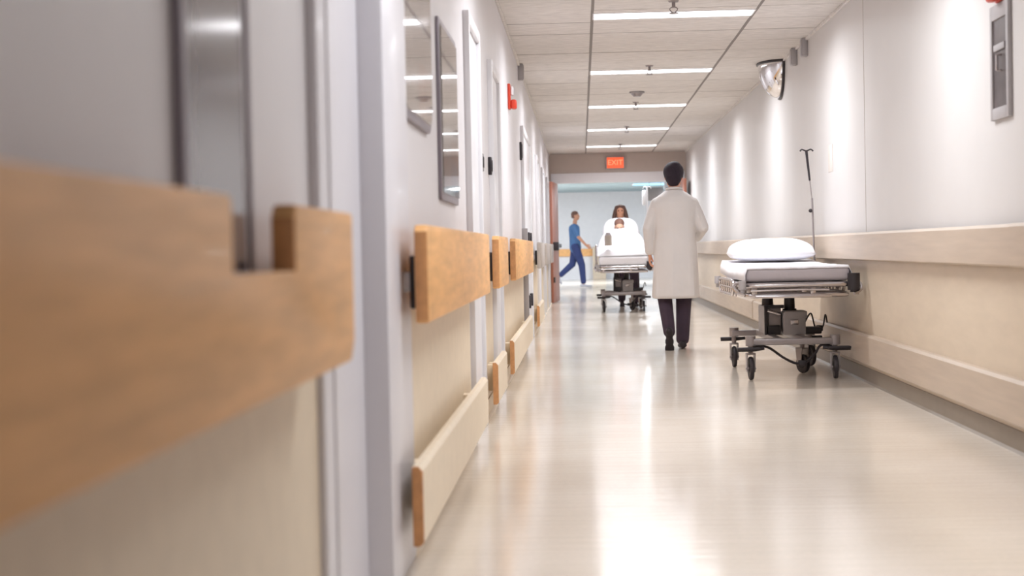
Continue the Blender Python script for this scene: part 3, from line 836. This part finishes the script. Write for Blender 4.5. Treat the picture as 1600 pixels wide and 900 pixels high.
s1 = stretcher(1.483, 11.72, 'empty stretcher with a white pillow parked against the right wall')
bm = new_bm()
soft_slab(bm, -0.355, 0.355, -0.93, 0.95, 0.70, 0.802, 0.03, 0.002, 1, lift=lambda y: 0.03 * max(0, (y - 0.2)) / 0.75 if True else 0)
obj('mattress', bm, 'matt', s1, ang=1.2)
# sheet on top, hanging a little over the head part
bm = new_bm()
nx, ny = 40, 60; G_ = []
for i in range(nx + 1):
    row = []
    for j in range(ny + 1):
        u = -0.385 + 0.77 * i / nx; v = -0.937 + 1.89 * j / ny
        zt = 0.803 + 0.03 * max(0, v - 0.2) / 0.75
        e = max(0, abs(u) - 0.352)
        xx = max(-0.362, min(0.362, u))
        drop = e * 2.9 + max(0, -0.915 - v) * 0.7
        zz = zt - drop + 0.004 * noise.noise(Vector((u * 6, v * 7, 3))) + 0.003 * noise.noise(Vector((u * 16, v * 4, 8)))
        row.append(bm.verts.new((xx + (0.006 * noise.noise(Vector((v * 9, u, 1))) if e > 0 else 0), v, zz)))
    G_.append(row)
for i in range(nx):
    for j in range(ny):
        bm.faces.new((G_[i][j], G_[i + 1][j], G_[i + 1][j + 1], G_[i][j + 1]))
so = obj('bed_sheet', bm, 'sheet', None, ang=3)
so.location = (1.483, 11.72, 0)
md = so.modifiers.new('thick', 'SOLIDIFY'); md.thickness = 0.003; md.offset = 1
tag(so, 'smooth white sheet spread over the mattress of the empty stretcher', 'sheet')

def pillow(cx, cy, cz, wx, wy, hz, rotx, label, taper=0.0):
    bm = new_bm(); n = 36
    top, bot = [], []
    for i in range(n + 1):
        rt, rb = [], []
        for j in range(n + 1):
            u = -1 + 2 * i / n; v = -1 + 2 * j / n
            prof = (max(0, 1 - abs(u) ** 3.2) ** 0.42) * (max(0, 1 - abs(v) ** 2.6) ** 0.5)
            px = u * wx / 2 * (1 - 0.05 * (1 - abs(u)) - 0.03 * v * v - taper * max(0, v) ** 2); py = v * wy / 2 * (1 - 0.06 * u * u)
            wr_ = 0.006 * noise.noise(Vector((u * 3, v * 3, 2))) * prof
            rt.append((px, py, hz * 0.68 * prof + wr_)); rb.append((px, py, -hz * 0.32 * prof))
        top.append(rt); bot.append(rb)
    for g, fl in ((top, 0), (bot, 1)):
        V = [[bm.verts.new(p) for p in r] for r in g]
        for i in range(n):
            for j in range(n):
                q = (V[i][j], V[i + 1][j], V[i + 1][j + 1], V[i][j + 1]); bm.faces.new(q if not fl else tuple(reversed(q)))
    bmesh.ops.remove_doubles(bm, verts=bm.verts[:], dist=1e-4)
    o = obj('pillow', bm, 'pillow', None, ang=3)
    o.location = (cx, cy, cz); o.rotation_euler = (rotx, 0, 0)
    tag(o, label, 'pillow'); return o
pillow(1.483, 12.33, 0.885, 0.67, 0.46, 0.175, 0.04, 'plump white pillow lying on the empty stretcher')

# infusion pole at the head corner of the empty stretcher
t = thing('infusion_pole', 'thin black-topped infusion pole standing at the head end of the empty stretcher', 'infusion pole', (1.868, 12.6, 0.6))
bm = new_bm(); cyl(bm, (0, 0, 0.02), (-0.015, 0, 0.72), 0.008, n=12); cyl(bm, (-0.0145, 0, 0.70), (-0.035, 0, 0.90), 0.004, 0.005, n=10); obj('lower_pole', bm, 'painted_grey', t)
bm = new_bm(); cyl(bm, (-0.031, 0, 0.86), (-0.055, 0, 1.10), 0.008, 0.011, n=12); obj('upper_pole', bm, 'dark', t)
bm = new_bm(); tube(bm, smooth_path([(-0.105, 0, 1.095), (-0.09, 0, 1.11), (-0.055, 0, 1.098), (-0.02, 0, 1.11), (0.0, 0, 1.095)], 4), 0.006, 8); obj('hook', bm, 'dark', t)
bm = new_bm(); ball(bm, (-0.030, -0.01, 0.62), 0.016); obj('clamp_knob', bm, 'dark', t)

s2 = stretcher(0.625, 23.95, 'occupied stretcher being pushed up the corridor with raised backrest', rails_up=True)
bm = new_bm()
soft_slab(bm, -0.36, 0.36, -0.95, 0.15, 0.70, 0.83, 0.03, 0.003, 4); obj('mattress', bm, 'sheet', s2, ang=1.2)
bm = new_bm()
b2 = bmesh.new(); box(b2, -0.27, 0.27, -0.02, 0.80, -0.05, 0.05, 0.04, 3)
bmesh.ops.rotate(b2, verts=b2.verts[:], cent=(0, 0, 0), matrix=Matrix.Rotation(math.radians(40), 3, 'X'))
bmesh.ops.translate(b2, verts=b2.verts[:], vec=(0, 0.1, 0.77))
me = bpy.data.meshes.new('t'); b2.to_mesh(me); b2.free(); bm.from_mesh(me); bpy.data.meshes.remove(me)
obj('raised_backrest', bm, 'matt', s2, ang=1.2)
bm = new_bm(); 
tube(bm, [(-0.3, 0.9, 0.69), (-0.3, 0.98, 0.95), (-0.28, 1.02, 1.0), (0.28, 1.02, 1.0), (0.3, 0.98, 0.95), (0.3, 0.9, 0.69)], 0.014, 10); obj('push_handle', bm, 'chrome', s2)
pillow(0.625, 24.50, 1.235, 0.56, 0.46, 0.15, math.radians(50), 'white pillow propped behind the patient on the far stretcher', 0.38)

# blanket over the patient
bm = new_bm(); rings = []
prof = [(-0.93, 0.36, 0.86, 0.02), (-0.85, 0.375, 0.93, 0.05), (-0.75, 0.38, 0.97, 0.1), (-0.5, 0.38, 0.97, 0.14), (-0.25, 0.385, 1.02, 0.2), (-0.05, 0.385, 1.12, 0.3), (0.1, 0.37, 1.17, 0.4), (0.18, 0.36, 1.20, 0.44), (0.25, 0.33, 1.215, 0.48), (0.29, 0.29, 1.205, 0.5)]
for (yy, hw, zt, _) in prof:
    ring = []
    for k in range(36):
        a = PI * k / 35
        c, s = math.cos(a), math.sin(a)
        zb = 0.80 + max(0, yy - 0.1) * 0.75
        zz = zb + (zt - zb) * (s ** 0.85) + 0.012 * noise.noise(Vector((c * 4, yy * 5, s * 4)))
        ring.append((hw * (1 if c > 0 else -1) * abs(c) ** 0.75, yy, zz))
    rings.append(ring)
R_ = [[bm.verts.new(p) for p in ring] for ring in rings]
for i in range(len(R_) - 1):
    for k in range(35): bm.faces.new((R_[i][k], R_[i][k + 1], R_[i + 1][k + 1], R_[i + 1][k]))
bm.faces.new(R_[0])
bmesh.ops.subdivide_edges(bm, edges=bm.edges[:], cuts=1, use_grid_fill=True, smooth=0.6)
bo = obj('blanket', bm, 'sheet', None, ang=3)
md = bo.modifiers.new('thick', 'SOLIDIFY'); md.thickness = 0.012; md.offset = 1
bo.location = (0.625, 23.95, 0.03)
tag(bo, 'white blanket mounded over the patient on the far stretcher', 'blanket')
t = thing('canister', 'grey canister standing on the bed at the patient\'s side', 'canister', (0.40, 23.02, 0.99))
bm = new_bm(); cyl(bm, (0, 0, 0), (0, 0, 0.15), 0.055, n=24); obj('canister_body', bm, 'laminate_g', t)
bm = new_bm(); cyl(bm, (0, 0, 0.15), (0, 0, 0.19), 0.045, 0.03, n=24); obj('canister_cap', bm, 'painted_grey', t)
t = thing('infusion_pole', 'white infusion pole with a fluid bag at the corner of the far stretcher', 'infusion pole', (0.99, 23.2, 0.68))
bm = new_bm(); cyl(bm, (0, 0, 0), (0, 0, 1.18), 0.011, n=12); tube(bm, [(-0.06, 0, 1.14), (-0.05, 0, 1.17), (0.05, 0, 1.17), (0.06, 0, 1.14)], 0.006, 8); obj('pole', bm, 'door_w', t)
bm = new_bm(); box(bm, -0.075, -0.015, -0.015, 0.015, 0.90, 1.12, 0.014, 3); tube(bm, [(-0.045, 0, 0.9), (-0.045, 0, 0.7), (-0.1, 0, 0.5)], 0.003, 6); obj('fluid_bag', bm, 'bag', t)

# ------------------------------------------------------------------ people
def limb(bm, pts, flat=None):
    """pts: [(p, r)], interpolated balls"""
    for (p0, r0), (p1, r1) in zip(pts, pts[1:]):
        p0, p1 = Vector(p0), Vector(p1); L = (p1 - p0).length
        n = max(2, int(L / (min(r0, r1) * 0.30)))
        for k in range(n + 1):
            t_ = k / n; r = r0 + (r1 - r0) * t_
            ball(bm, p0.lerp(p1, t_), r if not flat else (r * flat[0], r * flat[1], r * flat[2]), sub=2)
def hand(bm, wrist, d, palm_n, side, curl=0.5, s=1.0):
    """d: direction of the hand, palm_n: palm normal, side: thumb side direction"""
    d = Vector(d).normalized(); n = Vector(palm_n); n = (n - d * n.dot(d)).normalized()
    sd = d.cross(n).normalized()
    if sd.dot(Vector(side)) < 0: sd = -sd
    w = Vector(wrist)
    def at(a, b, c): return w + (d * a + sd * b + n * c) * s
    for b in (-0.026, -0.009, 0.009, 0.026):
        limb(bm, [(at(0.0, b * 0.55, 0), 0.014 * s), (at(0.085, b, 0), 0.012 * s)])
    for b, L in ((0.030, 0.066), (0.010, 0.076), (-0.011, 0.070), (-0.031, 0.054)):
        p = at(0.085, b, 0); a = 0.0; pts = [(p, 0.0095 * s)]
        for k, f in enumerate((0.45, 0.3, 0.25)):
            a += curl * (0.7 + 0.25 * k)
            p = p + (d * math.cos(a) + n * math.sin(a)) * L * f * s
            pts.append((p, (0.009 - 0.0008 * k) * s))
        limb(bm, pts)
    limb(bm, [(at(0.015, 0.02, 0.004), 0.014 * s), (at(0.045, 0.045, 0.012), 0.0115 * s), (at(0.072, 0.055, 0.022), 0.0105 * s), (at(0.094, 0.054, 0.032), 0.009 * s)])
def head(bm, c, fwd, s=1.0, tilt=0.0):
    """c: centre of the skull; fwd: unit facing direction (horizontal)"""
    f = Vector(fwd).normalized(); u = Vector((0, 0, 1)); r = f.cross(u)
    u = (u + f * (-tilt)).normalized(); f = u.cross(r).normalized() * (1 if u.cross(r).dot(f) > 0 else -1)
    q = Matrix((r, f, u)).transposed().to_quaternion()
    c = Vector(c)
    def at(x, y, z): return c + (r * x + f * y + u * z) * s
    def S(a, b, d_): return (a * s, b * s, d_ * s)
    ball(bm, at(0, -0.012, 0.02), S(0.076, 0.092, 0.088), q, 3)
    ball(bm, at(0, 0.02, -0.035), S(0.062, 0.068, 0.072), q, 3)
    ball(bm, at(0, 0.045, -0.085), S(0.036, 0.036, 0.028), q, 2)
    limb(bm, [(at(-0.045, 0.0, -0.07), 0.022 * s), (at(-0.02, 0.05, -0.092), 0.02 * s), (at(0.02, 0.05, -0.092), 0.02 * s), (at(0.045, 0.0, -0.07), 0.022 * s)])
    limb(bm, [(at(0, 0.078, 0.012), 0.010 * s), (at(0, 0.093, -0.022), 0.0135 * s)])
    for x in (-1, 1):
        ball(bm, at(x * 0.012, 0.086, -0.028), 0.009 * s, sub=2)
        ball(bm, at(x * 0.076, -0.005, -0.01), S(0.010, 0.020, 0.032), q, 2)
        ball(bm, at(x * 0.028, 0.070, 0.028), S(0.02, 0.012, 0.008), q, 2)
        ball(bm, at(x * 0.035, 0.062, -0.03), S(0.02, 0.018, 0.018), q, 2)
    ball(bm, at(0, 0.079, -0.057), S(0.022, 0.011, 0.006), q, 2); ball(bm, at(0, 0.077, -0.068), S(0.019, 0.011, 0.007), q, 2)
    return at, q
def eyes_mouth(parent, at, s=1.0):
    for x in (-1, 1):
        bm = new_bm(); ball(bm, at(x * 0.029, 0.075, 0.006), 0.0095 * s, sub=2); obj('eye', bm, 'dark', parent, ang=3)
def ellring(cx, cy, z, rx, ry, n=40, p=2.3, fold=0.0, nf=7, ph=0.0):
    out = []
    for k in range(n):
        a = 2 * PI * k / n; c, s = math.cos(a), math.sin(a)
        e = (abs(c) ** p + abs(s) ** p) ** (-1 / p)
        f = 1 + fold * math.sin(nf * a + ph) + fold * 0.5 * math.sin((nf * 2 + 1) * a + ph * 2)
        out.append((cx + rx * c * e * f, cy + ry * s * e * f, z))
    return out
def shoe(parent, ankle, d, m='black', pitch=0.0, L=0.28):
    """d: horizontal toe direction; pitch>0 lifts the heel"""
    f = Vector((d[0], d[1], 0)).normalized(); r = Vector((f.y, -f.x, 0)); u = Vector((0, 0, 1))
    f2 = f * math.cos(pitch) - u * math.sin(pitch); u2 = u * math.cos(pitch) + f * math.sin(pitch)
    A = Vector(ankle)
    bm = new_bm()
    def at(y, z, x=0): return A + f2 * y + u2 * z + r * x
    q = Matrix((r, f2, u2)).transposed().to_quaternion()
    for y, z, rx, ry, rz in ((-0.045, -0.045, 0.036, 0.045, 0.04), (0.0, -0.045, 0.036, 0.05, 0.042), (0.06, -0.056, 0.042, 0.06, 0.032), (0.13, -0.064, 0.047, 0.062, 0.026), (0.165, -0.067, 0.042, 0.045, 0.022), (0.0, -0.015, 0.035, 0.042, 0.04)):
        ball(bm, at(y, z), (rx, ry, rz), q, 2)
    return remeshed('shoe', bm, m, parent, 0.007, 4)

# --- the man in the white coat, seen from behind, walking away
def doctor(x, y):
    t = thing('person', 'person in a long white coat and dark trousers walking away down the corridor', 'person', (x, y, 0))
    hip = 0.93
    LH, RH = Vector((-0.10, 0, hip)), Vector((0.095, 0, hip))
    # picture-left leg trails behind with the heel lifted; right leg carries the weight
    Lk, La = Vector((-0.105, 0.03, 0.49)), Vector((-0.080, -0.20, 0.175))
    Rk, Ra = Vector((0.075, 0.04, 0.50)), Vector((0.055, 0.02, 0.09))
    LS, RS = Vector((-0.165, 0.0, 1.355)), Vector((0.165, 0.0, 1.355))
    LE, LW = Vector((-0.245, -0.01, 1.13)), Vector((-0.235, 0.05, 0.90))
    RE, RW = Vector((0.255, -0.01, 1.13)), Vector((0.21, 0.20, 1.03))
    bm = new_bm()
    limb(bm, [(LH, 0.078), (Lk, 0.05), (La, 0.036)]); limb(bm, [(RH, 0.078), (Rk, 0.05), (Ra, 0.036)])
    limb(bm, [((0, 0, 0.95), 0.11), ((0, 0, 1.15), 0.105), ((0, 0, 1.34), 0.11)]); limb(bm, [((-0.13, 0, 1.38), 0.055), ((0.13, 0, 1.38), 0.055)])
    for S_, E, W_ in ((LS, LE, LW), (RS, RE, RW)): limb(bm, [(S_, 0.046), (E, 0.036), (W_, 0.026)])
    limb(bm, [((0, -0.005, 1.40), 0.058), ((0, 0.012, 1.53), 0.054)])
    for a in ((LW, (0.0, 0.25, -1), (1, 0, 0), (0, 1, 0)), (RW, (-0.35, 1, -0.1), (-0.2, 0, -1), (-1, 0, 0.2))):
        hand(bm, a[0], a[1], a[2], a[3], 0.5)
    at, q = head(bm, (0.0, 0.03, 1.615), (0.12, 1, 0))
    for A_ in (La, Ra): ball(bm, A_ + Vector((0, 0.03, -0.035)), (0.035, 0.07, 0.03))
    body = remeshed('body', bm, 'skin', t, 0.0055, 5)
    eyes_mouth(t, at)
    bm = new_bm()
    ball(bm, at(0, -0.02, 0.035), (0.096, 0.106, 0.098), q, 3); ball(bm, at(0, -0.048, -0.02), (0.077, 0.068, 0.072), q, 3); ball(bm, at(0, -0.05, -0.065), (0.055, 0.05, 0.04), q, 3)
    ball(bm, at(0.01, -0.03, 0.09), (0.06, 0.07, 0.045), q, 3)
    for sx in (-1, 1): ball(bm, at(sx * 0.078, 0.0, 0.005), (0.012, 0.022, 0.04), q, 2)
    remeshed('hair', bm, 'hair', t, 0.006, 2)
    # trousers
    bm = new_bm()
    limb(bm, [(LH, 0.10), (Lk, 0.073), (La + Vector((0, 0.005, 0.0)), 0.058)]); limb(bm, [(RH, 0.10), (Rk, 0.078), (Ra + Vector((0, 0, 0.005)), 0.064)])
    ball(bm, (0, 0, 0.97), (0.17, 0.12, 0.10), None, 3)
    remeshed('trousers', bm, 'navy', t, 0.009, 4)
    shoe(t, La + Vector((0, 0.0, -0.01)), (0.05, 1), 'black', 1.0); shoe(t, Ra, (0.03, 1), 'black', 0.0)
    # coat: flared body with folds, then sleeves, collar
    bm = new_bm(); rings = []
    for z, rx, ry, fo, cx, cy in ((0.475, 0.205, 0.155, 0.045, -0.005, -0.01), (0.50, 0.215, 0.168, 0.045, -0.005, -0.01), (0.62, 0.210, 0.160, 0.036, -0.003, -0.01), (0.80, 0.202, 0.15, 0.024, 0, -0.01),
                                  (0.95, 0.200, 0.145, 0.012, 0, 0), (1.08, 0.188, 0.13, 0.008, 0, 0), (1.20, 0.192, 0.13, 0.005, 0, 0), (1.32, 0.215, 0.13, 0.003, 0, 0),
                                  (1.375, 0.205, 0.122, 0, 0, -0.005), (1.42, 0.165, 0.105, 0, 0, -0.005), (1.455, 0.115, 0.085, 0, 0, 0), (1.485, 0.068, 0.064, 0, 0, 0.0)):
        rings.append(ellring(cx, cy, z, rx, ry, fold=fo, ph=z * 1.5))
    loft(bm, rings)
    limb(bm, [(LS, 0.062), (LS.lerp(LE, 0.5), 0.062), (LE, 0.057), (LE.lerp(LW, 0.9), 0.047)])
    limb(bm, [(RS, 0.062), (RS.lerp(RE, 0.5), 0.064), (RE, 0.060), (RE.lerp(RW, 0.88), 0.050)])
    coat = remeshed('lab_coat', bm, 'coat', t, 0.0075, 4)
    bm = new_bm()
    tube(bm, [Vector((0.070 * math.cos(a), 0.066 * math.sin(a), 1.487 - 0.012 * math.sin(a))) for a in [2 * PI * k / 28 for k in range(28)]], 0.012, 8, closed=True)
    obj('collar', bm, 'coat', t, ang=3)
    bm = new_bm()
    tube(bm, [Vector((0.068 * math.cos(a), 0.062 * math.sin(a) - 0.004, 1.503)) for a in [PI + PI * k / 16 for k in range(17)]], 0.006, 8)
    obj('stethoscope', bm, 'dark', t, ang=3)
    bm = new_bm(); box(bm, -0.003, 0.003, -0.170, -0.166, 0.50, 0.62); obj('coat_vent', bm, 'grey_mid', t, smooth=False)
    return t
doctor(0.875, 14.6)

# --- person pushing the far stretcher
def pusher(x, y):
    t = thing('person', 'long-haired person leaning forward to push the occupied stretcher', 'person', (x, y, 0))
    bm = new_bm()
    LH, RH = Vector((-0.09, 0.12, 0.90)), Vector((0.11, 0.12, 0.90))
    LS, RS = Vector((-0.24, -0.06, 1.33)), Vector((0.12, -0.06, 1.33))
    limb(bm, [(LH, 0.08), ((-0.08, 0.05, 0.48), 0.05), ((-0.07, 0.18, 0.10), 0.036)]); limb(bm, [(RH, 0.08), ((0.13, -0.06, 0.50), 0.05), ((0.15, -0.08, 0.09), 0.036)])
    limb(bm, [((0.0, 0.10, 0.95), 0.11), ((-0.03, 0.03, 1.15), 0.10), ((-0.06, -0.05, 1.30), 0.10)])
    limb(bm, [(LS, 0.05), (RS, 0.05)])
    LE, LW = Vector((-0.33, -0.16, 1.12)), Vector((-0.26, -0.36, 1.03)); RE, RW = Vector((0.20, -0.16, 1.12)), Vector((0.09, -0.36, 1.03))
    limb(bm, [(LS, 0.045), (LE, 0.036), (LW, 0.026)]); limb(bm, [(RS, 0.045), (RE, 0.036), (RW, 0.026)])
    hand(bm, LW, (0.1, -1, -0.1), (0, 0, -1), (1, 0, 0), 0.9, 0.92); hand(bm, RW, (-0.1, -1, -0.1), (0, 0, -1), (-1, 0, 0), 0.9, 0.92)
    limb(bm, [((-0.06, -0.06, 1.36), 0.05), ((-0.075, -0.09, 1.46), 0.046)])
    at, q = head(bm, (-0.08, -0.11, 1.535), (0, -1, 0), 0.95, 0.15)
    remeshed('body', bm, 'skin', t, 0.0055, 5)
    eyes_mouth(t, at, 0.95)
    bm = new_bm()
    ball(bm, at(0, -0.025, 0.045), (0.086, 0.092, 0.082), q, 3)
    for sx in (-1, 1):
        limb(bm, [(at(sx * 0.055, 0.02, 0.075), 0.035), (at(sx * 0.085, 0.01, 0.0), 0.034), (at(sx * 0.10, 0.0, -0.08), 0.038), (at(sx * 0.115, 0.0, -0.16), 0.035), (at(sx * 0.10, 0.0, -0.20), 0.02)])
    limb(bm, [(at(0, -0.075, 0), 0.06), (at(0, -0.075, -0.17), 0.06)])
    remeshed('hair', bm, 'hair_b', t, 0.007, 3)
    bm = new_bm()
    limb(bm, [((0.0, 0.10, 0.92), 0.135), ((-0.03, 0.03, 1.13), 0.125), ((-0.06, -0.05, 1.29), 0.12)]); limb(bm, [(LS, 0.062), (RS, 0.062)])
    limb(bm, [(LS, 0.062), (LS.lerp(LE, 0.75), 0.052)]); limb(bm, [(RS, 0.062), (RS.lerp(RE, 0.75), 0.052)])
    remeshed('tunic', bm, 'coat', t, 0.009, 4)
    bm = new_bm()
    limb(bm, [(LH, 0.11), ((-0.08, 0.05, 0.48), 0.08), ((-0.07, 0.17, 0.13), 0.065)]); limb(bm, [(RH, 0.11), ((0.13, -0.06, 0.50), 0.085), ((0.15, -0.08, 0.12), 0.07)])
    remeshed('trousers', bm, 'navy', t, 0.009, 4)
    shoe(t, (-0.07, 0.18, 0.10), (0, -1), 'black', 0.25); shoe(t, (0.15, -0.08, 0.09), (0, -1), 'black', 0)
    return t
pusher(0.72, 25.36)

# --- patient under the blanket
def patient():
    t = thing('person', 'person lying under the white blanket on the far stretcher, only the face showing', 'person', (0.60, 23.95, 0))
    bm = new_bm()
    limb(bm, [((0, 0.26, 1.13), 0.05), ((0, 0.35, 1.21), 0.05)])
    limb(bm, [((0, -0.10, 0.94), 0.10), ((0, 0.1, 1.0), 0.11), ((0, 0.22, 1.09), 0.10)])
    limb(bm, [((-0.15, 0.2, 1.08), 0.05), ((0.15, 0.2, 1.08), 0.05)])
    for s in (-1, 1): limb(bm, [((s * 0.09, -0.15, 0.92), 0.075), ((s * 0.1, -0.5, 0.90), 0.05), ((s * 0.09, -0.82, 0.89), 0.035)])
    at, q = head(bm, (0, 0.36, 1.285), (0, -1, 0), 0.92, -0.5)
    remeshed('body', bm, 'skin_l', t, 0.0065, 5)
    eyes_mouth(t, at, 0.92)
    bm = new_bm(); ball(bm, at(0, -0.03, 0.05), (0.08, 0.085, 0.075), q, 3)
    remeshed('hair', bm, 'hair_s', t, 0.007, 3)
patient()

# --- person in blue scrubs crossing the lobby to the right
def walker(x, y):
    t = thing('person', 'person in blue scrubs striding across the lobby beyond the opening', 'person', (x, y, 0))
    bm = new_bm()
    hip = Vector((-0.02, 0, 1.0))
    FK, FA = Vector((0.13, -0.04, 0.55)), Vector((0.16, -0.05, 0.10))       # leading leg
    BK, BA = Vector((-0.10, 0.06, 0.58)), Vector((-0.42, 0.06, 0.30))       # trailing leg, heel up
    limb(bm, [(hip + Vector((0, -0.08, 0)), 0.085), (FK, 0.055), (FA, 0.038)]); limb(bm, [(hip + Vector((0, 0.08, 0)), 0.085), (BK, 0.055), (BA, 0.038)])
    limb(bm, [(hip, 0.12), ((-0.03, 0, 1.2), 0.11), ((-0.04, 0, 1.45), 0.12)]); limb(bm, [((-0.04, -0.17, 1.50), 0.052), ((-0.04, 0.17, 1.50), 0.052)])
    LS, LE, LW = Vector((-0.04, -0.2, 1.5)), Vector((0.06, -0.26, 1.24)), Vector((0.24, -0.24, 1.04))
    RS, RE, RW = Vector((-0.04, 0.2, 1.5)), Vector((-0.13, 0.26, 1.22)), Vector((-0.04, 0.26, 0.98))
    limb(bm, [(LS, 0.05), (LE, 0.042), (LW, 0.030)]); limb(bm, [(RS, 0.05), (RE, 0.042), (RW, 0.030)])
    hand(bm, LW, (0.8, 0.0, -0.6), (0, 1, 0), (0.6, 0, 0.8), 0.4); hand(bm, RW, (0.3, 0, -1), (0, -1, 0), (1, 0, 0), 0.4)
    limb(bm, [((-0.03, 0, 1.52), 0.055), ((-0.01, 0, 1.66), 0.052)])
    at, q = head(bm, (0.0, 0, 1.765), (1, -0.15, 0))
    remeshed('body', bm, 'skin', t, 0.006, 5)
    eyes_mouth(t, at)
    bm = new_bm(); ball(bm, at(0, -0.02, 0.035), (0.082, 0.095, 0.084), q, 3); ball(bm, at(0, -0.05, -0.02), (0.07, 0.06, 0.05), q, 3)
    remeshed('hair', bm, 'hair_s', t, 0.007, 3)
    bm = new_bm()
    limb(bm, [((-0.02, 0, 0.98), 0.15), ((-0.03, 0, 1.2), 0.14), ((-0.04, 0, 1.43), 0.145)]); limb(bm, [((-0.04, -0.17, 1.49), 0.07), ((-0.04, 0.17, 1.49), 0.07)])
    limb(bm, [(LS, 0.07), (LS.lerp(LE, 0.8), 0.062)]); limb(bm, [(RS, 0.07), (RS.lerp(RE, 0.8), 0.062)])
    remeshed('scrub_top', bm, 'scrub_t', t, 0.010, 4)
    bm = new_bm()
    limb(bm, [(hip + Vector((0, -0.07, 0)), 0.115), (FK, 0.088), (FA + Vector((0, 0, 0.05)), 0.07)]); limb(bm, [(hip + Vector((0, 0.07, 0)), 0.115), (BK, 0.085), (BA + Vector((0.04, 0, 0.03)), 0.068)])
    remeshed('scrub_trousers', bm, 'scrub_b', t, 0.010, 4)
    shoe(t, FA, (1, 0), 'shoe_w', 0.0); shoe(t, BA + Vector((-0.0, 0, -0.01)), (1, 0), 'shoe_w', 1.0)
walker(-0.12, 38.3)
